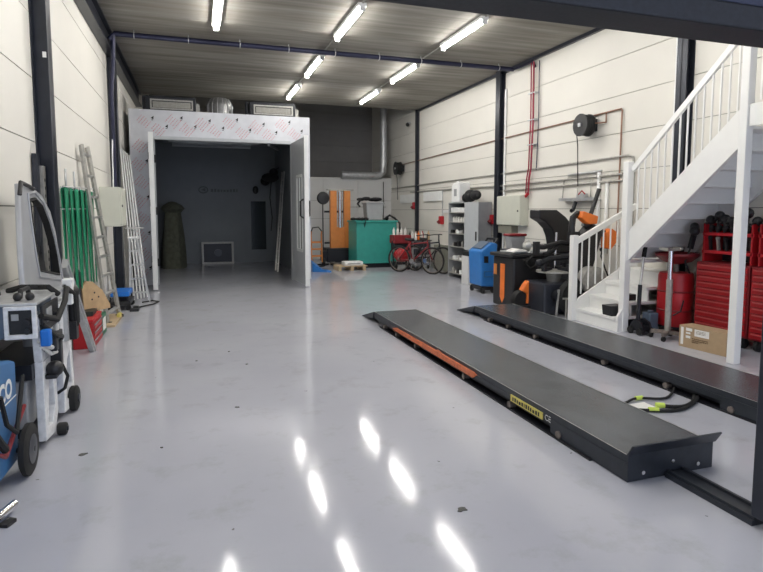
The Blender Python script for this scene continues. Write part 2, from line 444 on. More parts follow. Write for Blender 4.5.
# overhead lamps off, rails
for (y0,z0) in ((14.2,3.25),(16.6,3.40)):
    b=MB(); b.cyl((-.6,y0,z0),(1.5,y0,z0),.035); b.box(-.6,1.5,y0-.05,y0+.05,z0+.04,z0+.09); b.build('booth_lamp','lamp_off',o)
MB().bar((1.7,14,3.2),(2.3,16.5,3.35),.05,.05).build('ceiling_rail','galv',o)
# right door leaf: hinged at right jamb, swung towards camera
def leaf(x0,y0,x1,y1,win,name='door_leaf'):
    a=V((x0,y0,0));d=(V((x1,y1,0))-a); L_=d.length; d.normalize(); ang=math.atan2(d.y,d.x)
    mx=Matrix.Translation(a)@Matrix.Rotation(ang,4,'Z')
    b=MB()
    z0,z1=.03,3.13
    if win:
        b.box(0,L_*.42,-.03,.03,z0,z1,0,mx); b.box(L_*.8,L_,-.03,.03,z0,z1,0,mx); b.box(L_*.42,L_*.8,-.03,.03,z0,.75,0,mx); b.box(L_*.42,L_*.8,-.03,.03,2.35,z1,0,mx)
    else: b.box(0,L_,-.03,.03,z0,z1,0,mx)
    lf=b.build(name,'booth_grey',o)
    e=MB(); e.box(L_,L_+.035,-.045,.045,z0-.01,z1+.02,0,mx); e.build('edge_profile','white_plastic',lf)
    if win:
        g=MB(); g.box(L_*.42,L_*.8,-.008,.008,.75,2.35,0,mx); g.build('window_pane','glass_dark',lf)
        g=MB()
        for zz in (.75,2.35): g.box(L_*.40,L_*.82,-.04,.04,zz-.03,zz+.03,0,mx)
        for t in (.41,.81): g.box(L_*t-.02,L_*t+.02,-.04,.04,.75,2.35,0,mx)
        g.box(L_*.6-.01,L_*.6+.01,-.035,.035,.75,2.35,0,mx)
        g.build('window_frame','white_plastic',lf)
        g=MB(); 
        for s in (-1,1):
            p=[mx@V((L_*.9,s*.03,1.45)),mx@V((L_*.9,s*.1,1.5)),mx@V((L_*.9,s*.1,1.8)),mx@V((L_*.9,s*.03,1.85))]
            g.tube(p,.018,8)
        g.build('door_handle','black_plastic',lf)
    else:
        for zz in (.5,1.6,2.7):
            h=MB(); h.box(L_*.02,L_*.12,.03,.06,zz-.08,zz+.08,0,mx); h.build('hinge','black_plastic',lf)
    return lf
leaf(2.10,12.93,2.17,11.62,True)
leaf(-.86,12.95,-.83,12.05,False)
b=MB(); 
for zz in (.5,1.7,2.7): b.box(OX0-.10,OX0-.03,BY0-.06,BY0-.03,zz,zz+.14)
b.build('hinge_block','black_plastic',o)

def louver_unit(x0,x1,label):
    u=thing('filter_unit',((x0+x1)/2,13.3,BZ),label,'ventilation unit','ventilation units on the booth roof')
    b=MB(); mx=Matrix.Translation((x0,13.15,BZ+.02))@Matrix.Rotation(.0,4,'X'); w=x1-x0
    b.box(x0-.05,x1+.02,13.15,13.75,BZ+.0,BZ+.32); b.box(x0-.13,x0-.06,13.3,13.5,BZ,BZ+.34); b.build('casing','black_steel',u,.01)
    f=MB(); f.ring([(x0+.04,BZ+.04),(x1-.04,BZ+.04),(x1-.04,BZ+.25),(x0+.04,BZ+.25)],[(x0+.07,BZ+.07),(x1-.07,BZ+.07),(x1-.07,BZ+.22),(x0+.07,BZ+.22)],'y',13.115,13.15); f.build('frame','alu_dull',u)
    g=MB(); g.box(x0+.09,x1-.09,13.13,13.15,BZ+.08,BZ+.20,0)
    for k in range(4): g.box(x0+.09,x1-.09,13.12,13.135,BZ+.095+k*.03,BZ+.105+k*.03,1)
    for k in range(4): g.box(x0+.09+(w-.18)*(k+.5)/4-.005,x0+.09+(w-.18)*(k+.5)/4+.005,13.118,13.13,BZ+.08,BZ+.2,1)
    g.build('grille',['grille','alu_dull'],u)
    MB().box(x1+.021,x1+.10,13.2,13.5,BZ,BZ+.20).build('motor_box','alu_dull',u)
    return u
louver_unit(-.93,.02,'black ventilation unit with pale grille on the left end of the booth roof')
louver_unit(1.24,2.2,'black ventilation unit with pale grille on the right end of the booth roof')
u=thing('roof_duct',(.56,13.5,BZ),'round galvanised duct cowl between the two units on the booth roof','duct')
MB().lathe([(.27,0),(.27,.22),(.26,.28),(.22,.36),(.14,.41),(.04,.43)],(.56,13.5,BZ),28).build('cowl','duct_metal',u)
for k in range(14):
    t=2*PI*k/14; MB().tube([(.56+.275*math.cos(t),13.5+.275*math.sin(t),BZ+.03),(.56+.275*math.cos(t),13.5+.275*math.sin(t),BZ+.24),(.56+.2*math.cos(t),13.5+.2*math.sin(t),BZ+.385)],.008,5).build('rib','galv',u)
MB().lathe([(.30,0),(.30,.03),(.27,.035)],(.56,13.5,BZ),28).build('collar','galv',u)

# booth contents
b=MB(); prof=[(.48,0),(.46,.4),(.40,.9),(.33,1.3),(.29,1.55),(.36,1.62),(.44,1.66),(.34,1.76),(.15,1.84),(.05,1.86)]
b.lathe(prof,(-.66,16.9,0),18)
for i,p in enumerate(b.v):
    t=math.atan2(p.y-16.9,p.x+.66); k=1+.07*math.sin(5*t+p.z)+.04*math.sin(9*t); b.v[i]=V((-.66+(p.x+.66)*k*.72,16.9+(p.y-16.9)*k,p.z))
single(b,'cloth_draped_stand','olive_cloth','tall olive cloth-draped stand in the left of the paint booth','draped stand')
u=thing('extractor_box',(.55,17.8,0),'low dark extractor box with pale metal frame on the booth rear wall','extractor')
MB().box(.16,.98,17.75,17.96,.03,.62).build('body','black_steel',u)
MB().ring([(.10,.0),(1.04,.0),(1.04,.66),(.10,.66)],[(.16,.05),(.98,.05),(.98,.61),(.16,.61)],'y',17.70,17.76).build('frame','alu_dull',u)
MB().cyl((.58,17.715,.33),(.58,17.75,.33),.11,n=20).build('fan_hub','dark_panel',u)
single(MB().box(1.60,2.05,17.90,17.97,.4,1.9),'dark_window','glass_dark','tall dark glazed panel on the right of the booth rear wall','window panel')
b=MB().ball((2.12,17.2,2.6),.2,sc=(1.3,1,.7)).ball((1.98,17.3,2.5),.14).ball((2.22,17.15,2.75),.13); b.tube([(2.15,17.2,2.5),(2.1,17.2,2.0),(2.16,17.2,1.4),(2.12,17.2,1.0)],.015,6); b.bar((2.2,17.2,2.8),(2.38,17.2,2.9),.03,.03)
single(b,'hanging_hose','black_fabric','black coiled air hose hanging high on the right booth wall','hose')
b=MB().ball((1.75,17.9,2.25),.09,sc=(1,.5,1.4)); b.bar((1.75,17.9,2.25),(1.75,17.98,2.25),.03,.03)
single(b,'spray_gun_holder','black_plastic','small black holder on the booth rear wall beside the corner profile','holder')
u=thing('leaning_rack',(2.05,15.0,0),'narrow pale metal rack leaning against the right booth wall','rack')
for dy in (0,.42):
    MB().bar((1.98,14.8+dy,0),(2.35,15.9+dy,2.7),.035,.035).build('rail','alu',u)
for k in range(8):
    t=(k+.6)/8.3; a=V((1.98,14.8,0)).lerp(V((2.35,15.9,2.7)),t); MB().bar(a,a+V((0,.42,0)),.02,.02).build('rung','alu',u)

# ------------------------------------------------------------------ lift runways
def runway(x0,x1,label,left):
    o=thing('lift_runway',(x0,2.58,0),label,'vehicle lift','low scissor lift runways')
    zt=.165; y0,y1=2.58,7.55
    b=MB(); b.box(x0+.012,x1-.012,y0+.01,y1,zt-.008,zt); b.build('deck','runway_top',o)
    for ex in (x0+.0005,x1-.0055): MB().box(ex,ex+.005,y0+.01,y1,zt,zt+.002).build('edge_highlight','alu_dull',o)  # pale strips paint a highlight line along the deck edges
    b=MB(); b.box(x0,x0+.012,y0,y1,.075,zt); b.box(x1-.012,x1,y0,y1,.075,zt); b.box(x0-.006,x0+.004,y0,y1,.105 if not left else .115,.118)
    b.box(x0,x1,y1-.012,y1,.075,zt-.009)
    b.build('side_skirt','runway',o)
    b=MB(); b.box(x0+.04,x1-.04,y0+.2,y1-.1,.03,.075); b.box(x0-.02,x0+.1,y0+.3,y1-.3,0,.012); b.build('base_frame','black_steel',o)
    # near end plate with flared stop
    b=MB(); b.box(x0,x1,y0-.012,y0,.004,zt); b.box(x0,x0+.012,y0,y0+.75,.004,.075)
    b.prism([(y0-.012,zt),(y0,zt),(y0-.045,.24),(y0-.057,.238)],'x',x0-.003,x1+.02)
    b.build('end_stop','runway',o)
    for (bx,bz) in ((x0+.11,.05),(x0+.33,.09),(x1-.12,.045)): MB().cyl((bx,y0-.02,bz),(bx,y0-.012,bz),.013,n=10).build('bolt','chrome',o)
    # far ramp
    b=MB(); b.prism([(y1,zt-.012),(y1,zt),(8.14,.008),(8.14,0),(y1+.05,.06)],'x',x0-.01,x1+.01); b.build('ramp','runway',o)
    b=MB(); b.cyl((x0,y1+.01,zt-.02),(x1,y1+.01,zt-.02),.018); b.build('ramp_hinge','black_steel',o)
    for yy in (y0+.65,y0+1.3,4.7,5.95,6.6,7.1):
        MB().cyl((x0-.012,yy,.035),(x0+.045,yy,.035),.028,n=14).build('roller','rust_steel',o)
    return o
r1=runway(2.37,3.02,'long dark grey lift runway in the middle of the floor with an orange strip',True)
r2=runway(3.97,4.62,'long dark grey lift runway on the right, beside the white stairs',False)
b=MB(); b.prism([(6.72,.095),(6.60,.125),(5.35,.135),(5.3,.15),(5.2,.135),(4.5,.135),(4.44,.12),(4.5,.08),(6.6,.08)],'x',2.352,2.369); b.build('orange_strip','orange_strip',r1)
b=MB(); b.box(2.362,2.369,3.42,3.86,.075,.128,0); 
scribble(b,(2.3605,3.83,.085),(0,-1,0),(0,0,1),.38,.034,1,.012,.03,.010)
b.build('yellow_label',['yellow','black_ink'],r1)
b=MB(); text_geo(b,'CE',.062,(2.3685,3.40,.085),(0,-1,0),(0,0,1)); b.build('ce_mark','white_paint',r1)
b=MB(); b.box(3.02,3.05,2.61,2.66,.09,.12); b.cyl((3.03,2.6,.12),(3.03,2.68,.12),.02,n=10); b.build('catch','black_steel',r1)
# channel between runway and post
b=MB(); b.box(2.64,2.80,2.0,2.56,0,.03); b.box(2.655,2.675,2.0,2.56,.03,.045); b.box(2.765,2.785,2.0,2.56,.03,.045)
single(b,'cable_duct','runway','dark metal cable duct on the floor from the runway end to the post','cable duct')
# hoses on the floor between runways
def hose(name,pts,r,m,label,g='loose hoses between the runways'):
    b=MB(); 
    P=[V(p) for p in pts]; out=[]
    for i in range(len(P)-1):
        p0=P[max(i-1,0)];p1=P[i];p2=P[i+1];p3=P[min(i+2,len(P)-1)]
        for k in range(5):
            t=k/5; out.append(.5*((2*p1)+(p2-p0)*t+(2*p0-5*p1+4*p2-p3)*t*t+(3*p1-p0-3*p2+p3)*t*t*t))
    out.append(P[-1]); b.tube(out,r,8)
    return b
b=hose('h',[(3.1,3.62,.015),(3.35,3.48,.015),(3.6,3.40,.015),(3.85,3.48,.015),(4.05,3.6,.03)],.014,'','')
o=thing('hydraulic_hose',(3.5,3.45,0),'black hydraulic hose with lime fittings curving across the floor, nearest the camera','hose'); b.build('hose','rubber',o)
for p in ((3.18,3.58),(3.42,3.455)): MB().cyl((p[0]-.035,p[1]+.015,.02),(p[0]+.035,p[1]-.015,.02),.02,n=10).build('fitting','lime',o)
b=hose('h',[(3.12,3.72,.015),(3.3,3.66,.015),(3.5,3.72,.02),(3.75,3.66,.015),(4.05,3.85,.03)],.011,'','')
o=thing('hydraulic_hose',(3.5,3.7,0),'thin black hydraulic hose lying behind the other one between the runways','hose'); b.build('hose','rubber',o)
for p in ((3.22,3.68),(3.52,3.72)): MB().cyl((p[0]-.035,p[1],.02),(p[0]+.035,p[1],.02),.018,n=10).build('fitting','lime',o)
b=hose('h',[(3.55,3.52,.015),(3.7,3.44,.02),(3.9,3.52,.02),(4.06,3.66,.03)],.016,'','')
o=thing('hydraulic_hose',(3.8,3.5,0),'short thick black hydraulic hose end at the edge of the right runway','hose'); b.build('hose','rubber',o)
MB().cyl((3.52,3.535,.02),(3.58,3.505,.02),.022,n=10).build('fitting','lime',o)
b=MB(); b.box(3.22,3.50,3.50,3.64,0,.012); single(b,'paper_tag','paper','small white paper tag under the hoses between the runways','tag')

# ------------------------------------------------------------------ stairs
s=thing('staircase',(5.35,5.9,0),'white wooden quarter-turn staircase with railing on the right wall','staircase')
SX=5.38; SX2=6.36
TOP=2.67; slope=.885
zb=lambda y:.93+(5.94-y)*slope      # lower edge of stringer
b=MB(); b.prism([(5.98,zb(5.94)),(5.98,zb(5.94)+.40),(4.40,zb(4.40)+.40),(4.40,zb(4.40))],'x',SX-.02,SX+.03); b.build('stringer','white_paint',s)
b=MB(); b.prism([(5.98,zb(5.94)),(5.98,zb(5.94)+.40),(4.40,zb(4.40)+.40),(4.40,zb(4.40))],'x',SX2-.03,SX2+.02); b.build('stringer','white_paint',s)
n=9; zs=[TOP-.19*(k+1) for k in range(n)]
for k in range(8):
    z=TOP-.19*(k+1); y=4.42+.213*(k+1)-.21
    b=MB(); b.box(SX+.03,SX2-.03,y-.02,y+.25,z-.035,z); b.build('tread','white_paint',s,.006)
    b=MB(); b.box(SX+.03,SX2-.03,y+.205,y+.22,z-.19,z-.036) if k<8 else None; b.build('riser','white_paint',s)
# winder flight, entered from the room side
Y0,Y1=5.98,6.87
def step(xa,z,xb=SX2,t=.04):
    b=MB(); b.box(xa-.02,xb,Y0+.03,Y1-.04,z-t,z); b.build('tread','white_paint',s,.006)
    b=MB(); b.box(xa,xa+.02,Y0+.03,Y1-.04,z-.19,z-t-.001); b.build('riser','white_paint',s)
step(5.25,.19); step(5.48,.38); step(5.76,.57)
b=MB(); b.prism([(5.98,Y1-.05),(5.98,Y0+.05),(SX2,Y0+.05),(SX2,Y1-.05)],'z',.72,.76); b.build('tread','white_paint',s)
b=MB(); b.prism([(5.55,Y0+.32),(5.45,Y0+.02),(SX2,Y0+.02),(SX2,Y0+.5)],'z',.91,.95); b.build('tread','white_paint',s)
b=MB(); b.box(5.99,6.01,Y0+.05,Y1-.05,.571,.719); b.build('riser','white_paint',s)
# far side stringer of the winder
b=MB(); b.prism([(5.20,.0),(5.20,.24),(5.32,.34),(6.34,.92),(6.34,.0)],'y',Y1-.035,Y1); b.build('stringer','white_paint',s)
# near side closing string piece at the bottom
b=MB(); b.prism([(5.24,.0),(5.24,.20),(5.30,.30),(5.36,.30),(5.36,0)],'y',Y0-.02,Y0+.02); b.build('stringer','white_paint',s)
MB().box(5.16,5.25,6.82,6.91,0,1.25).build('newel_post','white_paint',s,.008)
MB().box(5.31,5.405,5.95,6.045,0,2.24).build('newel_post','white_paint',s,.008)
MB().box(5.28,5.375,4.30,4.39,0,3.6).build('newel_post','white_paint',s,.008)
MB().bar((5.23,6.87,1.15),(6.30,6.87,1.68),.05,.085).build('handrail','white_paint',s,.01)
MB().bar((5.385,5.95,2.13),(5.385,4.39,3.50),.04,.075).build('handrail','white_paint',s,.01)
for k in range(8):
    x=5.34+k*.125; MB().box(x-.008,x+.008,6.85,6.866,.36+(x-5.30)*.54,1.13+(x-5.23)*.495).build('baluster','white_paint',s)
for k in range(14):
    y=5.85-k*.104; MB().box(5.377,5.393,y-.008,y+.008,zb(y)+.37,2.10+(5.95-y)*.882).build('baluster','white_paint',s)
# landing at the top
l=thing('upper_landing',(5.9,3.5,2.45),'white upper landing with railing at the top of the stairs','landing')
MB().box(5.34,XR-.005,-2.8,4.29,2.47,2.63).build('platform','white_paint',l)
MB().box(5.30,5.339,-2.8,4.29,2.45,2.67).build('fascia','white_paint',l)
MB().bar((5.33,4.29,3.55),(5.33,-2.8,3.55),.05,.09).build('handrail','white_paint',l)
for k in range(40):
    y=4.2-k*.125; MB().box(5.322,5.338,y-.011,y+.011,2.7,3.6).build('baluster','white_paint',l)
for yy in (1.0,-2.7): MB().box(5.29,5.38,yy,yy+.09,0,2.449).build('support_post','white_paint',l)
# items on the steps
b=MB(); b.box(5.30,5.50,6.10,6.24,.20,.32); b.prism([(5.24,.19),(5.42,.19),(5.46,.33),(5.22,.33)],'y',6.08,6.26)
u=single(b,'tool_case','black_plastic','black flared tool case on the lowest stair tread','case',None,.01)
b=MB(); b.box(5.52,5.66,6.10,6.22,.385,.47); single(b,'power_adapter','black_plastic','small black box on the second stair tread','box',None,.01)

# ------------------------------------------------------------------ under the stairs
def tool_chest(y0,y1,label,rows,zt=.97):
    o=thing('tool_chest',(6.15,(y0+y1)/2,0),label,'tool chest','red tool chests under the stairs')
    x=5.95
    b=MB(); b.box(x+.02,6.36,y0,y1,.13,zt); b.build('body','red_dark',o,.006)
    n=rows; hh=(zt-.17)/n
    for k in range(n):
        z=.15+k*hh; d=MB().box(x,x+.02,y0+.02,y1-.02,z+.006,z+hh-.006).build('drawer','red',o,.003)
        MB().box(x-.018,x,y0+.05,y1-.05,z+hh-.026,z+hh-.014).build('drawer_pull','pull_highlight',d)  # pinker red paints highlights onto the drawer pulls
    for yy in (y0+.08,y1-.08):
        for xx in (x+.08,6.28):
            c=MB().cyl((xx,yy-.02,.06),(xx,yy+.02,.06),.06,n=14); c.box(xx-.03,xx+.03,yy-.03,yy+.03,.06,.135); c.build('caster','rubber',o)
    return o
t1=tool_chest(4.72,5.44,'red tool chest with rows of thin drawers, left of the white post',11)
t2=tool_chest(3.98,4.70,'red tool chest with rows of thin drawers, right of the white post',11)
def hutch(y0,y1,label):
    o=thing('tool_board',(6.2,(y0+y1)/2,.97),label,'tool board')
    MB().box(6.345,6.36,y0,y1,.975,1.45).build('back_panel','dark_panel',o)
    for z in (1.08,1.30): MB().box(6.02,6.33,y0,y1,z,z+.035).build('shelf','red_bright',o)
    for y in (y0+.01,y1-.03): MB().box(6.02,6.33,y,y+.02,.975,1.45).build('side_panel','red',o)
    return o
hutch(4.74,5.42,'red tool board with shelves standing on the left tool chest')
hutch(3.99,4.68,'red tool board with shelves standing on the right tool chest')
# tools hanging / standing on the boards
for k in range(13):
    y=5.38-k*.1; 
    if 4.62<y<4.76: y-=.1
    z0=1.336; hgt=random.uniform(.10,.24)
    b=MB(); t=random.uniform(-.04,.04)
    b.cyl((6.1,y,z0),(6.1,y+t,z0+hgt),.018,n=8); b.ball((6.1,y+t,z0+hgt),.05+random.random()*.02,8,6); b.ball((6.12,y,z0+.05),.045,8,6); b.bar((6.1,y+t,z0+hgt),(6.02,y+t,z0+hgt*.7),.03,.025)
    where='left' if y>4.7 else 'right'
    single(b,'air_tool','black_plastic','black hand tool standing on the top shelf of the %s red tool board'%where,'tool','black tools on the %s tool board'%where)
for k in range(6):
    y=5.36-k*.11; z0=1.116
    b=MB(); b.bar((6.1,y,z0),(6.1,y+.02,z0+.15),.03,.03); b.ball((6.1,y+.02,z0+.15),.03,8,6)
    single(b,'hand_tool','alu_dull' if k%3==1 else 'black_plastic','small %s hand tool on the middle shelf of the left red tool board'%('steel' if k%3==1 else 'black'),'tool','%s tools on the middle shelf'%('steel' if k%3==1 else 'black'))
# big dark tool heap at the left end of the board
u=thing('impact_wrench',(6.02,5.5,1.02),'black air wrench hanging at the left end of the tool board','wrench')
b=MB().cyl((5.93,5.46,1.35),(6.08,5.6,1.40),.055); b.ball((5.93,5.46,1.35),.06); b.bar((6.0,5.52,1.35),(5.98,5.56,1.12),.05,.05); b.build('body','black_plastic',u)
MB().tube([(5.98,5.56,1.12),(5.95,5.6,.95),(6.05,5.62,.8),(6.0,5.6,.6),(6.1,5.6,.3)],.012,6).build('hose','rubber',u)
# bar leaning at far right
b=MB(); b.bar((6.25,3.55,1.9),(6.25,4.62,1.50),.05,.09); b.bar((6.2,3.55,1.98),(6.2,4.62,1.58),.02,.03)
single(b,'wall_bracket','rust_steel','brown metal bracket bar slanting on the wall above the red tool chests','bracket')
# oil drainer drum
u=thing('oil_drainer',(6.03,5.92,0),'red drum oil drainer with catch bowl standing under the stairs','oil drainer')
cx,cy=6.02,5.80
MB().lathe([(.20,.09),(.215,.11),(.22,.4),(.215,.75),(.20,.79),(.03,.80)],(cx,cy,0),28).build('drum','red',u)
for z in (.3,.55): MB().lathe([(.220,z-.012),(.226,z),(.220,z+.012)],(cx,cy,0),28).build('hoop','red_dark',u)
MB().cyl((cx,cy,.8),(cx,cy,.94),.035).build('stem','rust_steel',u)
MB().lathe([(.05,.90),(.18,.94),(.27,1.02),(.27,1.05),(.25,1.05),(.17,.97),(.02,.93)],(cx,cy,0),28).build('bowl','red_dark',u)
MB().tube([(cx+.05,cy-.25,.82),(cx+.05,cy-.3,.95),(cx+.14,cy-.33,.9),(cx+.2,cy-.33,.6),(cx+.22,cy-.3,.25),(cx+.2,cy-.26,.12)],.011,6).build('hose','alu_dull',u)
for t in (0,1.57,3.14,4.71):
    MB().cyl((cx+.2*math.cos(t),cy+.2*math.sin(t)-.015,.04),(cx+.2*math.cos(t),cy+.2*math.sin(t)+.015,.04),.04,n=12).build('caster','rubber',u)
MB().cyl((cx,cy,.06),(cx,cy,.09),.20,n=24).build('base_tray','black_steel',u)
# transmission jack
u=thing('transmission_jack',(5.56,5.45,0),'tall grey steel transmission jack on a castor base in front of the red drum','jack')
MB().cyl((5.56,5.45,.09),(5.56,5.45,.75),.038).build('outer_column','alu_dull',u)
MB().cyl((5.56,5.45,.75),(5.56,5.45,1.11),.027).build('inner_column','chrome',u)
b=MB(); b.box(5.46,5.66,5.40,5.50,1.11,1.135); b.box(5.44,5.47,5.38,5.52,1.12,1.15); b.box(5.65,5.68,5.38,5.52,1.12,1.15); b.build('saddle','alu_dull',u)
b=MB(); 
for a in (.6,2.2,3.7,5.3): b.bar((5.56,5.45,.09),(5.56+.19*math.cos(a),5.45+.19*math.sin(a),.085),.05,.045)
b.build('base','rust_steel',u)
for a in (.6,2.2,3.7,5.3):
    x,y=5.56+.19*math.cos(a),5.45+.19*math.sin(a)
    MB().cyl((x,y-.012,.032),(x,y+.012,.032),.032,n=12).build('caster','rubber',u)
MB().tube([(5.6,5.42,.3),(5.66,5.36,.36),(5.68,5.34,.5)],.01,6).build('pedal','black_steel',u)
# trolley jack with long handle
u=thing('trolley_jack',(5.5,5.85,0),'black trolley jack with an upright grey handle leaning under the stairs','jack')
JP=[(5.67,.04),(5.72,.16),(5.82,.2),(5.90,.14),(5.925,.05)]; b=MB(); b.prism(JP,'x',5.40,5.43); b.prism(JP,'x',5.52,5.55); b.box(5.43,5.52,5.70,5.90,.05,.12); b.build('chassis','black_steel',u)
MB().cyl((5.44,5.82,.14),(5.48,5.85,.64),.026).build('handle_socket','black_steel',u)
MB().cyl((5.48,5.85,.64),(5.53,5.86,1.0),.018).build('handle','alu',u)
MB().cyl((5.53,5.86,1.0),(5.55,5.86,1.13),.027).build('grip','rubber',u)
for (x,y) in ((5.38,5.73),(5.57,5.73),(5.38,5.88),(5.57,5.88)): MB().cyl((x-.015,y,.045),(x+.015,y,.045),.045,n=14).build('wheel','rubber',u)
b=MB().box(5.62,5.76,5.80,5.95,.0,.26); b.box(5.66,5.72,5.84,5.9,.261,.29); single(b,'jerry_can','slate_blue','dark blue-grey can in the shade behind the trolley jack','can',None,.02)
# cardboard box
u=thing('cardboard_box',(5.6,4.86,0),'brown cardboard box with white shipping labels on the floor by the white post','box')
b=MB(); b.prism([(5.42,5.14),(5.48,4.56),(5.70,4.58),(5.64,5.16)],'z',0,.255)
b.build('carton','cardboard',u,.004)
d=V((.06,-.58,0)).normalized(); nrm=V((-d.y,d.x,0))*-1; P=lambda a,z:V((5.42,5.14,0))+d*a+V((-.994,-.103,0))*.002+V((0,0,z))
def quad(bm,a0,a1,z0,z1,mi): bm.add([P(a0,z0),P(a1,z0),P(a1,z1),P(a0,z1)],[(0,1,2,3)],mi)
b=MB(); quad(b,.20,.38,.155,.235,0); b.build('shipping_label','paper',u)
b=MB(); quad(b,.09,.17,.20,.235,0); quad(b,.09,.15,.165,.185,0); quad(b,.09,.15,.115,.145,0); quad(b,.025,.06,.03,.235,0); b.build('sticker','paper',u)
b=MB()
for z in (.115,.095,.075): scribble(b,P(.17,z)+V((-.002,0,0)),d,(0,0,1),.2-(z<.08)*.12,.012,0,.01,.03,.004)
b.build('print','ink_brown',u); b=MB()
for z in (.215,.2,.185): scribble(b,P(.22,z)+V((-.003,0,0)),d,(0,0,1),.12,.006,0,.01,.03,.004)
b.build('label_print','ink_brown',u)

# ------------------------------------------------------------------ left side
# blue machine
u=thing('blue_machine',(-1.22,3.4,0),'blue wheeled machine with white lettering at the left edge, nearest the camera','machine')
b=MB(); b.prism([(2.7,.12),(3.84,.09),(3.87,.69),(3.78,.72),(2.7,.88)],'x',-1.39,-1.075); b.build('housing','blue_dull',u,.015)
b=MB(); text_geo(b,'CO',.15,(-1.072,3.54,.515),(0,1,0),(0,-.03,1),0,.006); 
b.box(-1.0745,-1.071,3.5,3.84,.488,.494); b.build('lettering','white_paint',u)
for yy in (3.80,):
    MB().lathe([(.05,-1.035),(.14,-1.035),(.157,-1.025),(.157,-1.0),(.14,-.99),(.09,-.99)],(0,yy,.157),28,axis='x').build('wheel','rubber',u)
    MB().lathe([(.02,-1.0),(.085,-.995),(.09,-.987),(.03,-.98)],(0,yy,.157),16,axis='x').build('wheel_hub','dark_panel',u)
b=MB(); b.cyl((-1.38,3.8,.157),(-.978,3.8,.157),.015); b.box(-1.3,-1.1,2.8,2.95,0,.11); b.build('axle','black_steel',u)
b=MB().tube([(-1.06,3.3,.65),(-1.03,3.42,.6),(-1.03,3.5,.42),(-1.02,3.62,.33),(-1.03,3.72,.42),(-1.04,3.86,.6)],.013,7); b.tube([(-1.06,3.3,.5),(-1.03,3.38,.36),(-1.03,3.45,.3)],.022,7); b.build('cable','rubber',u)
b=MB().tube([(-1.05,3.35,.32),(-1.03,3.45,.26),(-1.04,3.6,.3),(-1.05,3.9,.4)],.013,7); b.build('cable','red_dark',u)
# spot welder trolley
u=thing('welding_trolley',(-1.2,4.4,0),'white framed welding trolley with black cables beside the blue machine','trolley')
def side(y0,label=None):
    b=MB(); x0,x1=-1.05,-1.0
    b.ring([(y0,.06),(y0+.25,.03),(y0+.36,.16),(y0+.33,.60),(y0+.0,.60)],[(y0+.07,.14),(y0+.20,.12),(y0+.28,.22),(y0+.24,.50),(y0+.14,.44)],'x',x0,x1)
    b.prism([(y0,.601),(y0+.33,.601),(y0+.26,.78),(y0+.22,.92),(y0-.04,.92),(y0-.02,.75)],'x',x0,x1)
    b.build('side_frame','white_dirty',u,.006)
side(4.16); side(4.72)
MB().box(-1.38,-1.05,4.05,4.70,.79,1.00).build('power_unit','slate_blue',u,.01)
b=MB(); b.box(-1.40,-.985,4.03,4.82,1.0,1.02); b.build('top_cover','galv',u,.006)
b=MB(); b.ring([(-1.17,.79),(-.99,.79),(-.99,.999),(-1.17,.999)],[(-1.145,.82),(-1.015,.82),(-1.015,.975),(-1.145,.975)],'y',4.02,4.05); b.build('connection_frame','white_dirty',u,.004)
MB().box(-1.144,-1.016,4.035,4.05,.821,.974).build('connection_panel','black_plastic',u)
MB().box(-1.13,-1.09,4.03,4.036,.91,.95).build('plate','grey_plastic',u)
for zz in (.84,.90): MB().cyl((-1.04,4.0,zz),(-1.04,4.035,zz),.018,n=12).build('socket','black_plastic',u)
for x in (-1.12,-1.05): MB().ball((x,4.15,1.045),.028,10,8).build('top_knob','black_plastic',u)
MB().tube([(-1.3,4.6,1.03),(-1.2,4.55,1.06),(-1.1,4.6,1.05),(-1.02,4.5,1.06),(-.97,4.55,1.0)],.02,8).build('cable','rubber',u)
b=MB(); b.box(-.99,-.975,4.12,4.55,.80,.98); b.build('control_panel','black_plastic',u,.004)
MB().box(-.975,-.97,4.2,4.34,.86,.95).build('display','grey_plastic',u)
for k in range(3): MB().cyl((-.975,4.39+.055*k,.89),(-.95,4.39+.055*k,.89),.017).build('knob','black_plastic',u)
for x in (-1.3,-1.12): MB().tube([(x,4.2,1.03),(x,4.22,1.075),(x,4.38,1.075),(x,4.4,1.03)],.016,8).build('lifting_handle','black_plastic',u)
b=MB(); b.box(-1.36,-1.05,4.1,4.9,.50,.60); b.build('middle_shelf','black_steel',u)
b=MB(); b.box(-1.36,-1.05,4.15,4.95,.10,.16); b.build('lower_shelf','black_steel',u)
MB().box(-1.33,-1.09,4.12,4.42,.17,.49).build('lower_cabinet','grey_plastic',u,.01)
b=MB(); b.box(-1.0,-.94,4.20,4.48,.70,.76); b.box(-1.0,-.92,4.20,4.26,.66,.78);b.box(-1.0,-.93,4.36,4.42,.52,.70); b.ball((-.95,4.25,.53),.055); b.box(-1.0,-.93,4.2,4.34,.47,.50); b.build('gun_bracket','black_plastic',u,.006)
cb=[([(-.98,4.1,.92),(-.93,4.3,.86),(-.93,4.55,.95),(-.95,4.72,1.02),(-.93,4.85,.96),(-.93,4.9,.7)],.02,'rubber'),
    ([(-.98,4.12,.86),(-.92,4.2,.76),(-.93,4.4,.72),(-.98,4.6,.66)],.016,'rubber'),
    ([(-.97,4.5,.52),(-.93,4.52,.40),(-.96,4.56,.3),(-1.02,4.62,.25)],.012,'rubber'),
    ([(-1.0,4.1,.76),(-.95,4.16,.70),(-.95,4.3,.66),(-.97,4.42,.72),(-.97,4.45,.80)],.016,'bottle_clear'),
    ([(-1.0,4.14,.72),(-.96,4.22,.64),(-.96,4.36,.62),(-.98,4.5,.70)],.013,'bottle_clear')]
for p,r,m in cb: MB().tube(p,r,8).build('cable',m,u)
b=MB(); b.box(-.99,-.93,4.08,4.14,.72,.83); b.build('plug','blue_bright',u,.01)
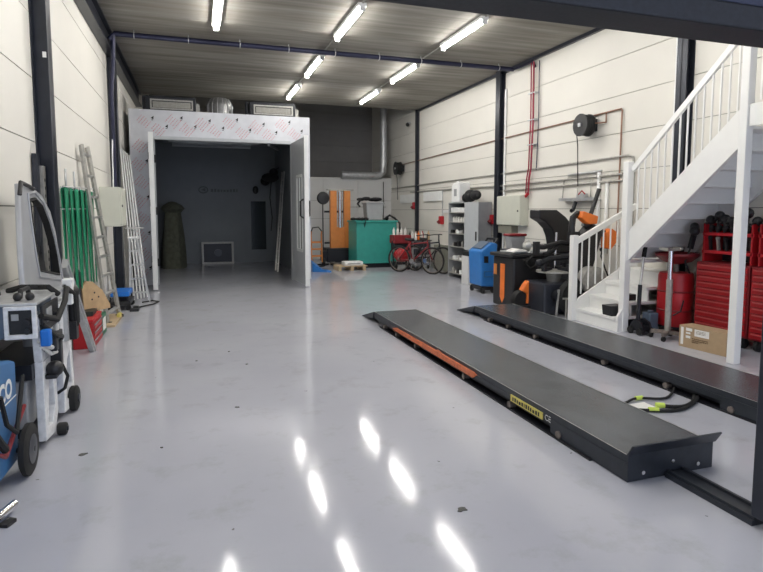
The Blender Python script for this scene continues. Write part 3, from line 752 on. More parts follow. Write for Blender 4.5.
b=MB(); b.box(-1.0,-.93,4.80,4.9,.88,1.08); b.build('gun_holder','white_plastic',u,.01)
b=MB(); b.cyl((-.95,4.90,.98),(-.95,4.92,.72),.045); b.box(-1.0,-.92,4.84,4.93,.60,.74); b.ball((-.95,4.9,.97),.055); b.build('welding_gun','black_plastic',u)
b=MB(); b.box(-1.0,-.97,4.8,4.84,.60,1.04); b.build('gun_post','galv',u)
for (y,x,r) in ((4.95,-1.02,.10),(4.95,-1.36,.10),(4.42,-1.0,.045),(4.42,-1.34,.045)):
    w=MB().lathe([(.02,-.03),(r*.85,-.03),(r,-.02),(r,.02),(r*.85,.03),(.02,.03)],(x+.04,y,r),22,axis='x').build('wheel','rubber',u)
    MB().cyl((x+.07,y,r),(x+.08,y,r),r*.35).build('wheel_hub','dark_panel',w)
single(MB().box(-1.33,-1.10,4.46,4.62,.17,.44),'plastic_bin','blue_bright','small bright blue bin on the lower shelf of the welding trolley','bin')
# silver car door
u=thing('car_door',(-1.2,5.3,0),'silver car door with empty window frame leaning on the left wall','car door')
def lean(b,zr=0,k=.04):
    for i,p in enumerate(b.v): b.v[i]=V((p.x-k*p.z,p.y,p.z))
    return b
xa,xb=-1.205,-1.165
Q=lambda L:[(p[0]*.925,1.6+(p[1]-1.6)*.925) for p in L]
out=Q([(5.02,.90),(5.06,1.25),(5.12,1.55),(5.18,1.82),(5.56,1.80),(5.84,1.74),(6.08,1.60),(6.22,1.40),(6.29,1.12),(6.33,.86)])
inn=Q([(5.52,1.08),(5.47,1.27),(5.43,1.5),(5.42,1.70),(5.60,1.715),(5.80,1.65),(5.98,1.49),(6.09,1.33),(6.17,1.15),(6.21,.97)])
b=MB().ring(out,inn,'x',xa,xb); lean(b).build('window_frame','silver_paint',u,.012)
b=MB().prism([out[0],out[-1],(5.88,.55),(5.84,.22),(4.78,.22),(4.68,.55)],'x',xa-.02,xb+.015); lean(b).build('door_skin','silver_paint',u,.02)
cy_=sum(p[0] for p in inn)/10; cz_=sum(p[1] for p in inn)/10
b=MB().ring(inn,[(p[0]+(cy_-p[0])*.05,p[1]+(cz_-p[1])*.05) for p in inn],'x',xa-.006,xb+.006); lean(b).build('rubber_seal','rubber',u)
b=MB().ring([(cy_+(p[0]-cy_)*1.2,cz_+(p[1]-cz_)*1.16) for p in inn],[(cy_+(p[0]-cy_)*1.14,cz_+(p[1]-cz_)*1.11) for p in inn],'x',xb,xb+.012); lean(b).build('frame_pressing','silver_paint',u,.004)
b=MB().tube([(xb+.005,4.74,1.72),(xb+.005,4.80,1.812),(xb+.005,4.92,1.80),(xb+.005,5.12,1.775)],.016,8); lean(b).build('trim_strip','black_plastic',u)
b=MB(); b.box(xb+.015,xb+.03,5.0,5.35,.52,.62); lean(b).build('handle_recess','black_plastic',u,.01)
b=MB(); b.prism([(5.42,1.04),(5.40,1.32),(5.52,1.34),(5.75,1.16),(5.80,1.02)],'x',-1.40,-1.32)
single(b,'wing_mirror','black_plastic','black mirror housing behind the window opening of the silver car door','mirror',None,.02)
b=MB(); b.box(-1.405,-1.355,6.0,6.09,0,2.02)
for k in range(14): b.box(-1.354,-1.352,6.03,6.06,.9+k*.075,.93+k*.075,1)
single(b,'perforated_profile',['alu_dull','black_plastic'],'perforated grey metal upright seen through the car door window','metal profile')
b=MB(); b.box(-1.41,-1.37,5.86,5.94,0,2.12); single(b,'steel_bar','dark_steel','dark flat bar standing behind the car door at the column','bar')
b=MB(); b.bar((-1.18,7.05,0),(-1.22,6.02,1.10),.05,.11); b.bar((-1.15,7.05,0),(-1.19,6.02,1.10),.012,.03)
single(b,'aluminium_plank','galv','grey metal plank leaning between the car door and the red tool box','plank')
# green straps
u=thing('wire_rack',(XL,7.7,1.8),'wire rack on the left wall carrying the green straps','rack')
b=MB(); b.tube([(-1.34,6.7,1.86),(-1.34,8.6,1.90)],.008,6); b.tube([(-1.40,6.7,1.80),(-1.40,8.6,1.84)],.008,6)
b.tube([(-1.36,6.7,1.62),(-1.36,8.6,1.63)],.006,6)
for k in range(9): b.tube([(-1.415,6.75+k*.22,1.82),(-1.33,6.75+k*.22,1.865)],.006,5)
b.build('rail','galv',u)
for y in (6.97,7.42): MB().tube([(-1.36,y,1.85),(-1.36,y,2.06)],.012,6).build('hook','galv',u)
ys=[(6.90,.16,.035),(7.16,.12,.03),(7.46,.20,.045),(7.80,.15,.04),(8.12,.20,.045),(8.50,.14,.05)]
nm=['nearest the camera','second from the camera','third from the camera','fourth from the camera','fifth from the camera','farthest from the camera, beside the ladder']
for k,(y,wt,wb) in enumerate(ys):
    b=MB(); zt=1.86; zb_=[.80,.66,.66,.62,.66,.62][k]; dy=.06
    for j,(xo) in enumerate((-1.385,-1.355)):
        o2=(j-.5)*.07
        b.prism([(y-wb/2+dy+o2,zb_),(y+wb/2+dy+o2,zb_),(y+wt/2+o2*.3,zt),(y-wt/2+o2*.3,zt)],'x',xo,xo+.008)
    single(b,'green_strap','green','green hanging strap bundle on the left wall, %s'%nm[k],'strap','green straps on the wall rack')
# aluminium ladder
def ladder(name,bn,bf,tn,tf,nr,w,d,label,mat_='alu_dull'):
    u=thing(name,((V(bn)+V(bf))/2),label,'ladder')
    for a,c in ((bn,tn),(bf,tf)):
        MB().bar(a,c,w,d).build('stile',mat_,u); MB().box(a[0]-d*.6,a[0]+d*.6,a[1]-w*.7,a[1]+w*.7,0,.04).build('foot','black_plastic',u)
    for k in range(nr):
        t=(k+.6)/nr; MB().bar(V(bn).lerp(V(tn),t),V(bf).lerp(V(tf),t),.05,.03).build('rung','alu',u)
    return u
ladder('aluminium_ladder',(-1.24,8.62,0),(-1.16,9.22,0),(-1.36,7.95,2.43),(-1.36,8.35,2.44),9,.03,.09,'tall aluminium ladder leaning on the left wall next to the green straps')
# things at the ladder foot
u=thing('tool_box',(-1.28,7.45,0),'red metal tool box with chrome drawer strips on the floor by the left wall','tool box')
MB().box(-1.40,-1.185,7.14,7.75,.0,.31).build('body','red',u,.008)
MB().box(-1.405,-1.18,7.13,7.76,.31,.345).build('lid','red_bright',u,.008)
for k in range(3): 
    d_=MB().box(-1.185,-1.175,7.17,7.72,.03+k*.09,.11+k*.09).build('drawer','red',u,.002)
    MB().box(-1.175,-1.168,7.17,7.72,.085+k*.09,.105+k*.09).build('drawer_strip','chrome',d_)
b=MB(); b.prism([(7.35,.346),(7.62,.346),(7.70,.39),(7.42,.39)],'x',-1.36,-1.22); single(b,'hand_grinder','black_plastic','small black grinder lying on top of the red tool box','power tool')
def oval(y0,z0,w,h,x,t,th,m,name,label,cat,hole=True):
    b=MB(); n=20; poly=[]
    for k in range(n):
        a=2*PI*k/n; r=1; poly.append((y0+w*math.cos(a)*(1-.25*math.sin(a)),z0+h*math.sin(a)))
    b.prism(poly,'x',x,x+t); return single(b,name,m,label,cat)
oval(7.58,.62,.26,.27,-1.41,.02,0,'black_plastic','floor_mat','dark oval mat behind the tan board above the red tool box','mat')
b=MB(); b.prism([(7.62,.35),(8.02,.35),(8.02,.40),(7.90,.60),(7.76,.72),(7.66,.74),(7.60,.66)],'x',-1.37,-1.345)
for (y,z) in ((7.74,.50),(7.78,.58),(7.84,.52)): b.cyl((-1.346,y,z),(-1.343,y,z),.012,n=8,mi=1)
mr=Matrix.Translation((-1.36,7.62,0))@Matrix.Rotation(math.radians(-38),4,'Z')@Matrix.Translation((1.36,-7.62,0))
b.v=[mr@p for p in b.v]
single(b,'tan_board',['tan','black_plastic'],'curved tan board with dark dots leaning on the wall above the red tool box','board')
u=thing('green_case',(-1.28,8.0,0),'small dark green case with a white label beside the red tool box','case')
MB().box(-1.38,-1.19,7.82,8.16,0,.27).build('body','green_dark',u,.01)
MB().box(-1.19,-1.187,7.88,8.10,.06,.22).build('label','paper',u)
MB().tube([(-1.28,7.9,.27),(-1.28,7.92,.31),(-1.28,8.06,.31),(-1.28,8.08,.27)],.01,6).build('handle','black_plastic',u)
b=MB(); b.box(-1.40,-1.12,8.40,9.35,0,.03); single(b,'wooden_board','wood','flat wooden board on the floor under the ladder feet','board')
for k,(y,h) in enumerate(((8.42,-.1),(8.9,.35))):
    b=MB(); b.prism([(y-.02,.0 if k==0 else .031),(y+.05,.0 if k==0 else .031),(y-.10+.05,h+.5),(y-.12,h+.5)],'x',-1.40,-1.375); single(b,'loose_panel','gypsum','pale narrow offcut leaning on the wall %s the ladder'%('in front of' if k==0 else 'behind the feet of'),'offcut')
b=MB(); b.box(-1.17,-1.125,9.0,9.18,.031,.075); single(b,'yellow_block','yellow','small yellow block on the wooden board at the ladder foot','block')
# beige wall cabinet
u=thing('electric_cabinet',(XL,9.9,1.36),'beige electric cabinet on the left wall beyond the ladder','cabinet')
MB().box(XL,-1.13,9.55,10.15,1.36,1.97).build('body','beige',u,.01)
MB().box(-1.13,-1.112,9.56,10.14,1.37,1.96).build('door','beige',u,.006)
MB().cyl((-1.112,9.62,1.68),(-1.10,9.62,1.68),.02).build('lock','black_plastic',u)
MB().tube([(-1.38,9.8,1.36),(-1.38,9.8,.7),(-1.39,9.85,.2)],.014,6).build('cable','alu_dull',u)
MB().tube([(-1.3,10.2,1.97),(-1.3,10.25,2.2),(-1.33,10.5,2.5),(-1.33,10.6,2.9)],.012,6).build('conduit','galv',u)
# creeper / low trolley
u=thing('low_trolley',(-1.22,10.1,0),'low black trolley with a blue tray on the floor by the left wall','trolley')
MB().box(-1.40,-1.06,9.75,10.4,.09,.15).build('platform','black_plastic',u,.01)
MB().box(-1.36,-1.08,9.8,10.35,.22,.30).build('tray','blue_bright',u,.015)
for (x,y) in ((-1.36,9.8),(-1.1,9.8),(-1.36,10.35),(-1.1,10.35)):
    MB().cyl((x,y-.012,.045),(x,y+.012,.045),.045,n=12).build('caster','rubber',u)
    MB().box(x-.01,x+.01,y-.01,y+.01,.15,.22).build('post','black_steel',u)
b=MB().tube([(-1.0,9.9,.013),(-.9,10.05,.013),(-.75,10.25,.013),(-.68,10.5,.013),(-.8,10.65,.013),(-.95,10.5,.013)],.012,6)
single(b,'floor_cable','rubber','black cable looped on the floor beside the low trolley','cable')
b=MB(); b.box(-1.06,-.93,9.62,9.8,0,.035); b.box(-1.03,-.95,9.82,9.95,0,.05); single(b,'black_adapter','black_plastic','small black adapter on the floor in front of the blue tray','adapter')
# stepladder
u=thing('step_ladder',(-1.0,10.7,0),'small aluminium step ladder standing in front of the leaning white poles','ladder')
A=V((-1.13,10.72,1.12));
for dx in (0,.12):
    MB().bar((-1.15+dx*2.6,10.62,0),(-1.14+dx,10.75,1.12),.03,.055).build('front_stile','alu',u)
    MB().bar((-1.15+dx*2.4,10.86,0),(-1.14+dx,10.78,1.10),.025,.04).build('rear_stile','alu',u)
for k in range(4):
    t=(k+.7)/4.6; MB().bar(V((-1.15,10.62,0)).lerp(V((-1.14,10.75,1.12)),t),V((-.838,10.62,0)).lerp(V((-1.02,10.75,1.12)),t),.07,.025).build('step','alu',u)
MB().box(-1.17,-.99,10.70,10.84,1.11,1.15).build('top_cap','white_plastic',u,.01)
# leaning white poles
for k in range(5):
    xb_=-1.12+.05*k; xt=-1.385+.035*k
    b=MB(); b.cyl((xb_,10.92+.07*k,0.0),(xt,12.1+.03*k,2.82-.03*k),.014,n=10)
    single(b,'white_pole','white_plastic','long white pole leaning on the left of the paint booth, %s'%['closest to the wall','second from the wall','middle of five','fourth from the wall','farthest from the wall'][k],'pole','white poles leaning by the booth')
b=MB(); b.bar((-1.28,11.42,1.28),(-.98,11.55,1.28),.03,.03); single(b,'cross_bar','alu','short metal crossbar tied across the leaning white poles','bar')
b=MB(); b.prism([(-1.40,0),(-1.32,0),(-1.32,1.3),(-1.40,1.3)],'y',11.6,12.6); single(b,'wall_sheet','alu_dull','upright grey sheet standing against the wall behind the white poles','sheet')
# chrome tube at lower left
u=thing('chrome_tube',(-1.05,3.15,0),'chrome tube with a black foot lying on the floor in the lower left corner','tube')
MB().cyl((-1.09,2.95,.04),(-.97,3.34,.04),.022).build('tube','chrome',u)
MB().prism([(-1.0,3.18),(-.955,3.16),(-.93,3.22),(-.975,3.25)],'z',0,.018).build('foot','black_plastic',u)

# ------------------------------------------------------------------ rear right corner
# hydraulic stacker with orange mast
yS=16.3
u=thing('orange_stacker',(4.1,yS,0),'tall orange stacker mast with black base in the far corner','stacker')
for x0 in (3.76,4.18): 
    b=MB(); b.box(x0,x0+.19,yS,yS+.03,.5,2.2); b.box(x0,x0+.03,yS+.03,yS+.15,.5,2.2); b.box(x0+.16,x0+.19,yS+.03,yS+.15,.5,2.2); b.build('mast','lift_orange',u)
MB().box(3.95,4.18,yS+.02,yS+.1,.45,1.12).build('carriage','lift_orange',u)
MB().cyl((4.06,yS+.06,1.1),(4.06,yS+.06,2.18),.05).build('cylinder','chrome',u)
MB().box(3.68,4.47,yS-.01,yS+.16,2.2,2.25).build('top_beam','alu_dull',u)
for zz in (1.55,.62): MB().box(3.6,4.4,yS+.12,yS+.16,zz,zz+.06).build('cross_beam','black_steel',u)
b=MB(); b.box(3.62,4.45,yS-.15,yS+.5,.08,.5); b.box(3.5,3.75,yS-.1,yS+.3,.1,.42); b.build('base','black_steel',u,.02)
for x in (3.70,4.02): MB().box(x,x+.14,15.35,yS-.15,.05,.10).build('fork','rust_steel',u)
for x in (3.8,4.35): MB().cyl((x-.04,yS,.06),(x+.04,yS,.06),.06).build('wheel','rubber',u)
u=thing('black_fan',(3.58,16.4,0),'round black fan on a slim stand left of the orange mast','fan')
MB().lathe([(.05,-.07),(.16,-.06),(.19,0),(.16,.05),(.05,.07)],(3.55,16.35,1.98),18,axis='y').build('head','black_plastic',u)
MB().cyl((3.55,16.4,.0),(3.55,16.4,1.82),.018).build('pole','black_steel',u)
MB().cyl((3.55,16.4,0),(3.55,16.4,.03),.18).build('base','black_steel',u)
b=MB().tube([(3.40,18.39,2.33),(3.40,18.37,1.7),(3.40,18.36,.95)],.014,6); b.box(3.36,3.44,18.34,18.38,.85,.95)
single(b,'hanging_cable','rubber','black cable hanging down the rear wall left of the orange mast','cable')
u=thing('hand_truck',(3.2,16.0,0),'orange and black hand truck beside the booth door','hand truck')
for x in (3.12,3.42): MB().tube([(x,15.95,.12),(x,16.05,.9),(x,16.0,1.02)],.02,8).build('frame_tube','lift_orange' ,u)
MB().tube([(3.12,16.0,1.02),(3.14,15.9,1.12),(3.3,15.88,1.14),(3.42,16.0,1.02)],.018,8).build('handle','rubber',u)
b=MB()
for z in (.3,.5,.7): b.bar((3.12,15.98,z),(3.42,15.98,z),.025,.05)
b.build('crossbar','lift_orange',u)
MB().box(3.1,3.44,15.72,15.95,.01,.03).build('toe_plate','black_steel',u)
for x in (3.06,3.48): MB().cyl((x-.025,16.02,.12),(x+.025,16.02,.12),.12,n=18).build('wheel','rubber',u)
b=MB().tube([(3.15,18.36,1.6),(3.1,18.3,1.4),(3.25,18.2,1.35),(3.35,18.3,1.45)],.015,6)
single(b,'wall_hose','rubber','short black hose looped on the rear wall by the booth door','hose')
# blue cloth
b=MB(); n=10
pts=[]
for i in range(n+1):
    for j in range(n+1):
        x=2.85+.45*i/n; y=14.5+.5*j/n-.22*i/n; z=.02+.30*max(0,1-(i/n)*1.25)**1.3*(1-.35*abs(j/n-.5)*2)+.02*math.sin(i*2.1+j*1.7)
        pts.append((x,y,max(z,.005)))
m_=n+1
low=[(p[0],p[1],0) for p in pts]
fs=[(i*m_+j,(i+1)*m_+j,(i+1)*m_+j+1,i*m_+j+1) for i in range(n) for j in range(n)]
b.add(pts,fs,0,True)
ed=[i*m_ for i in range(m_)]+[n*m_+j for j in range(1,m_)]+[i*m_+n for i in range(n-1,-1,-1)]+[j for j in range(n-1,0,-1)]
b.add([pts[k] for k in ed]+[low[k] for k in ed],[(k,(k+1)%len(ed),(k+1)%len(ed)+len(ed),k+len(ed)) for k in range(len(ed))])
b.add([low[k] for k in ed],[tuple(range(len(ed)))])
single(b,'blue_tarp','blue','crumpled blue tarpaulin on the floor beside the booth door','tarpaulin')
# pallet and white box
u=thing('pallet',(3.95,14.75,0),'wooden pallet on the floor in front of the orange mast','pallet')
for k in range(5): MB().box(3.55,4.35,14.45+k*.13,14.54+k*.13,.11,.13).build('deck_board','wood',u)
for x in (3.58,3.92,4.26): MB().box(x-.04,x+.04,14.45,15.06,.0,.11).build('bearer','wood',u)
u=thing('white_device',(3.98,14.7,.13),'flat white box with a dark strip lying on the pallet','box')
MB().box(3.72,4.24,14.5,14.85,.13,.24).build('casing','white_plastic',u,.02)
MB().box(3.80,4.16,14.497,14.5,.17,.20).build('strip','grey_plastic',u)
# teal container
u=thing('teal_container',(4.8,15.4,0),'large teal green container with a dark base against the rear wall','container')
MB().box(4.21,5.40,15.05,15.95,.12,1.28).build('body','teal',u,.02)
b=MB(); b.ring([(4.18,15.02),(5.43,15.02),(5.43,15.98),(4.18,15.98)],[(4.24,15.08),(5.37,15.08),(5.37,15.92),(4.24,15.92)],'z',1.28,1.33); b.build('rim','teal',u,.006)
MB().box(4.26,5.35,15.1,15.9,0,.12).build('base','black_steel',u)
MB().box(4.24,5.37,15.08,15.92,1.27,1.30).build('lid','green_dark',u)
u=thing('grey_bin',(4.78,15.4,1.33),'grey plastic bin standing on top of the teal container','bin')
b=MB(); b.prism([(4.58,1.335),(5.0,1.335),(5.06,1.84),(4.54,1.84)],'y',15.2,15.6); b.build('body','grey_plastic',u,.02)
MB().box(4.52,5.08,15.18,15.62,1.80,1.84).build('rim','grey_plastic',u,.01)
b=MB()
for k in range(9): b.ball((4.38+random.random()*.62,15.4+random.uniform(-.15,.15),1.90+random.random()*.05),random.uniform(.07,.11),8,6,sc=(1.4,1,.55))
b.tube([(4.4,15.3,1.92),(4.3,15.25,1.8),(4.35,15.2,1.72)],.03,6)
single(b,'black_bag','black_fabric','crumpled black bag draped over the grey bin','bag')
b=MB()
for k in range(8): b.ball((4.18+.055*k+.02,15.3+random.uniform(-.1,.1),1.375),random.uniform(.045,.07),8,6,sc=(1.3,1,.7))
b.tube([(4.3,15.1,1.38),(4.42,15.04,1.3),(4.44,15.03,1.15),(4.46,15.0,1.3),(4.5,15.1,1.40)],.014,6)
single(b,'cable_bundle','black_fabric','tangle of black cables on the left of the teal container top','cables')
b=MB().tube([(5.1,15.3,1.36),(5.25,15.25,1.48),(5.38,15.2,1.40),(5.47,15.0,1.25),(5.47,14.98,1.0)],.03,8); b.ball((5.2,15.35,1.39),.06)
single(b,'black_hose','rubber','black hose hanging over the right edge of the teal container','hose')
# duct on the partition
u=thing('exhaust_duct',(6.1,18.0,2.7),'galvanised exhaust duct lying on the rear partition and rising to the roof','duct')
MB().tube([(4.62,18.3,2.80),(5.7,18.3,2.80),(5.95,18.3,2.82),(6.05,18.3,2.92),(6.08,18.3,3.2),(6.08,18.3,6.55)],.12,16).build('pipe','galv',u)
for z in (3.3,4.4): MB().cyl((6.08,18.3,z),(6.08,18.3,z+.04),.135,n=20).build('coupling','galv',u)
MB().cyl((4.60,18.3,2.80),(4.68,18.3,2.80),.135,n=20).build('coupling','galv',u)
# bicycles
def bicycle(ox,oy,ang,label,fm,loc=None):
    u=thing('bicycle',(ox,oy,0),label,'bicycle','bicycles in the far right corner')
    mx=Matrix.Translation((ox,oy,0))@Matrix.Rotation(ang,4,'Z')
    P=lambda x,z,y=0: mx@V((x,y,z))
    r=.33
    for cx_ in (-.5,.52):
        MB().tube([P(cx_+r*math.cos(t),r+.01+r*math.sin(t)) for t in [2*PI*k/28 for k in range(28)]],.022,6,closed=True).build('tyre','rubber',u)
        b=MB().tube([P(cx_+.30*math.cos(t),r+.01+.30*math.sin(t)) for t in [2*PI*k/28 for k in range(28)]],.01,5,closed=True)
        for k in range(14):
            t=2*PI*k/14; b.tube([P(cx_,r+.01),P(cx_+.30*math.cos(t),r+.01+.30*math.sin(t))],.003,4)
        b.cyl(P(cx_,r+.01,-.04),P(cx_,r+.01,.04),.025,n=10); b.build('wheel_rim','rust_steel',u)
    b=MB()
    for a,c in (((-.5,.34),(-.08,.30)),((-.08,.30),(-.2,.82)),((-.5,.34),(-.18,.74)),((-.18,.74),(.36,.80)),((-.08,.30),(.38,.70)),((.36,.86),(.40,.66)),((.40,.66),(.52,.34))):
        b.cyl(P(*a),P(*c),.019,n=8)
    b.build('frame',fm,u)
    b=MB(); b.tube([P(-.30,.87),P(-.2,.86),P(-.05,.86)],.035,8); b.box(-.001,.001,-.001,.001,.5,.501,0,mx); b.build('saddle','black_plastic',u)
    b=MB(); b.tube([P(.22,.98,-.28),P(.32,1.0,-.1),P(.36,1.0,0),P(.32,1.0,.1),P(.22,.98,.28)],.014,6); b.cyl(P(.36,.84),P(.36,1.0),.016); b.build('handlebar','black_steel',u)
    b=MB(); b.cyl(P(-.08,.30,-.05),P(-.08,.30,.05),.07,n=14); b.bar(P(-.08,.30,.06),P(.0,.16,.06),.015,.02); b.build('crank','chrome',u)
    return u
bicycle(5.33,13.45,-.95,'red framed bicycle parked in front of the grey cabinet with bottles','red_dark')
bicycle(5.72,13.5,-1.15,'dark bicycle parked against the right wall before the shelf unit','black_steel')
# red generator-like box with crate
u=thing('red_machine',(5.3,14.35,0),'red wheeled machine with black middle beside the teal container','machine')
MB().box(5.02,5.52,14.2,14.6,.72,.95).build('top_box','red_dark',u,.02)
b=MB(); b.ball((5.28,14.3,.42),.22,14,10,sc=(1.1,.8,.95)); b.build('tank','red',u)
b=MB(); b.box(5.05,5.50,14.25,14.55,.55,.72); b.tube([(5.05,14.3,.1),(5.0,14.3,.6),(5.02,14.3,.8)],.018,6); b.tube([(5.5,14.3,.1),(5.52,14.3,.6),(5.5,14.3,.8)],.018,6); b.box(5.05,5.5,14.3,14.55,.14,.22);b.build('frame','black_steel',u)
for x in (5.08,5.46): MB().cyl((x-.03,14.3,.12),(x+.03,14.3,.12),.12,n=18).build('wheel','rubber',u)
# grey cabinet with bottles
u=thing('parts_cabinet',(5.85,14.5,0),'grey workshop cart covered with bottles and cans in the far right corner','cart')
MB().box(5.58,6.14,14.3,14.85,.1,.78).build('body','grey_plastic',u,.02)
MB().box(5.56,6.16,14.28,14.87,.78,.80).build('top','black_plastic',u,.005)
for z in (.18,.4,.6): MB().box(5.62,6.10,14.28,14.3,z,z+.16).build('drawer','dark_panel',u)
for (x,y) in ((5.64,14.36),(6.08,14.36),(5.64,14.8),(6.08,14.8)): MB().cyl((x-.02,y,.05),(x+.02,y,.05),.05,n=12).build('caster','rubber',u)
cols=['bottle_clear','white_plastic','orange','bottle_clear','alu','tan','black_plastic','bottle_clear','lift_orange','white_plastic','red','bottle_clear']
cn={'bottle_clear':'pale','white_plastic':'white','orange':'orange','alu':'silver','tan':'tan','black_plastic':'black','lift_orange':'amber','red':'red'}
for k,m_ in enumerate(cols):
    x=5.62+(k%6)*.093; y=14.38+(k//6)*.2+random.uniform(-.03,.03); r=random.uniform(.030,.042); hh=random.uniform(.18,.27)
    b=MB().lathe([(r,.802),(r,.802+hh*.7),(r*.4,.802+hh*.85),(r*.4,.802+hh)],(x,y,0),12)
    single(b,'bottle',m_,'%s bottle on the grey workshop cart, %s row, %s from the left'%(cn[m_],'front' if k<6 else 'rear',['first','second','third','fourth','fifth','sixth'][k%6]),'bottle','bottles on the grey cart')
for k in range(4):
    x=5.08+.11*k; r=.035
    b=MB().lathe([(r,.951),(r,1.08),(r*.4,1.12),(r*.4,1.15)],(x,14.4,0),12)
    single(b,'bottle','bottle_clear','pale bottle on the red machine, %s from the left'%['first','second','third','fourth'][k],'bottle','bottles on the red machine')
single(MB().box(6.18,6.36,13.2,14.2,0,.68),'wall_panel','olive_grey','olive grey panel standing at the right wall behind the bicycles','panel')

# ------------------------------------------------------------------ right wall: shelf unit etc.
u=thing('shelf_unit',(6.1,11.9,0),'grey metal shelf cabinet with open door at the right wall','shelf unit')
sx0,sx1,sy0,sy1,sz=5.82,6.36,11.35,12.5,1.80
b=MB(); b.box(sx0,sx1,sy1-.02,sy1,0,sz); b.box(sx0,sx1,sy0,sy0+.02,0,sz); b.box(sx1-.015,sx1,sy0+.02,sy1-.02,0,sz); b.box(sx0,sx1,sy0+.02,sy1-.02,sz-.02,sz); b.build('carcass','grey_plastic',u)
SH=[.10,.42,.74,1.05,1.32,1.55]
for z in SH: MB().box(sx0+.01,sx1-.016,sy0+.021,sy1-.021,z,z+.02).build('shelf','alu_dull',u)
MB().box(sx0-.02,sx0,10.95,11.60,.72,sz).build('door','booth_grey',u)
MB().box(sx0-.04,sx0-.02,11.0,11.03,.95,1.15).build('handle','black_plastic',u)
what=[('white_plastic','white','tub'),('bottle_clear','pale','bottle'),('black_plastic','black','box'),('black_plastic','black','box'),('alu_dull','grey','can')]
for si,z in enumerate(SH[:-1]+SH[-1:]):
    nn=5 if si<4 else 6
    for k in range(nn):
        m_,cn_,kd=random.choice(what) if si<4 else what[1 if si==4 else 0]
        y=12.38-k*(.16 if nn==5 else .135); hh=random.uniform(.06,.14) if z!=SH[-1] else .11
        b=MB()
        if kd in('bottle','can'): b.lathe([(.035,z+.021),(.035,z+.021+hh*.75),(.015,z+.021+hh*.9),(.015,z+.021+hh)],(5.92,y,0),10)
        else: b.box(5.86,6.05,y-.055,y+.055,z+.021,z+.021+hh)
        single(b,kd,m_,'%s %s on the %s shelf of the grey cabinet'%(cn_,kd,['lowest','second lowest','third','fourth','fifth','top'][si]),kd,'%s %s items on the %s shelf'%(cn_,kd,['lowest','second lowest','third','fourth','fifth','top'][si]))
u=thing('white_jug',(5.95,12.2,sz),'white plastic jerrycan standing on top of the shelf cabinet','jerrycan')
b=MB(); b.prism([(12.0,sz+.001),(12.42,sz+.001),(12.42,sz+.40),(12.30,sz+.47),(12.0,sz+.47)],'x',5.85,6.15); b.build('body','white_plastic',u,.03)
b=MB().cyl((6.0,12.36,sz+.42),(6.0,12.40,sz+.50),.035); b.build('cap','white_paint',u)
MB().box(5.846,5.85,12.12,12.26,sz+.15,sz+.32).build('label','grey_plastic',u)
b=MB().ball((6.0,11.70,sz+.15),.17,14,10,sc=(.8,1.1,.85)); b.ball((6.0,11.45,sz+.16),.14,14,10,sc=(.8,1.3,.8)); b.ball((6.0,11.9,sz+.11),.11); b.tube([(5.9,11.2,sz+.2),(5.88,11.1,sz+.1)],.03,6)
single(b,'black_bag','black_fabric','lumpy black bag lying on top of the shelf cabinet','bag')
b=MB(); b.box(5.55,5.75,10.9,11.2,.55,.62); b.box(5.55,5.75,10.9,11.2,.0,.55); b.box(5.56,5.74,10.92,11.18,.62,.72,1)
single(b,'small_cabinet',['partition','black_plastic'],'low pale cabinet with a dark top between shelf unit and blue machine','cabinet')
# blue service station
u=thing('service_station',(5.35,9.9,0),'blue wheeled service station with slanted top near the right wall','machine')
b=MB(); b.prism([(5.20,.14),(5.50,.12),(5.54,.96),(5.42,1.0),(5.17,.82)],'y',9.62,10.15); b.build('housing','blue',u,.03)
b=MB(); b.prism([(5.22,.868),(5.40,.998),(5.40,1.008),(5.22,.88)],'y',9.7,10.07); b.build('control_panel','slate_blue',u)
MB().box(5.24,5.33,9.605,9.618,.60,.73).build('display','black_plastic',u)
MB().tube([(5.5,9.7,.95),(5.58,9.7,1.05),(5.58,10.1,1.05),(5.5,10.1,.95)],.02,8).build('handle','black_plastic',u)
b=MB(); b.ring([(5.24,.32),(5.46,.32),(5.46,.44),(5.24,.44)],[(5.26,.34),(5.44,.34),(5.44,.42),(5.26,.42)],'y',9.605,9.618); b.build('emblem','blue_dull',u)
MB().box(5.22,5.48,9.64,10.1,.06,.13).build('base','black_plastic',u)
for (x,y) in ((5.24,9.66),(5.46,9.66),(5.24,10.1),(5.46,10.1)): MB().cyl((x-.02,y,.06),(x+.02,y,.06),.06,n=14).build('wheel','rubber',u)
b=MB(); b.box(5.56,5.72,9.4,9.58,0,.62); b.box(5.57,5.71,9.41,9.57,.38,.58); single(b,'red_can','red_dark','dark red canister standing between the blue station and the black cabinet','canister',None,.02)

# wheel balancer
u=thing('wheel_balancer',(5.3,8.2,0),'black wheel balancer with orange stripe and curved black hood','wheel balancer')
MB().box(4.85,5.55,7.92,8.58,.0,.84).build('cabinet','black_plastic',u,.03)
b=MB(); b.prism([(8.18,.72),(8.32,.72),(8.32,.16),(8.25,.06),(8.18,.16)],'x',4.842,4.85); b.build('stripe','orange',u)
b=MB(); b.box(4.842,4.85,8.44,8.54,.52,.70); b.build('badge','lift_orange',u)
b=MB(); b.box(4.80,5.75,7.90,8.62,.84,.90); b.build('weight_tray','black_plastic',u,.02)
for k in range(4): MB().box(4.9+k*.17,5.04+k*.17,8.0,8.45,.90,.93).build('tray_cup','grey_plastic',u,.01)
hood=[(5.40,1.62),(5.75,1.62),(5.93,1.50),(6.08,1.34),(6.13,1.17),(6.11,.88),(5.78,.88),(5.74,1.09),(5.72,1.17),(5.66,1.3),(5.54,1.41),(5.40,1.48)]
b=MB(); b.prism([(x+.05,z) for x,z in hood],'y',8.12,8.42); b.build('hood','black_plastic',u,.02)
MB().cyl((5.25,8.2,1.02),(5.95,8.2,1.02),.025).build('shaft','chrome',u)
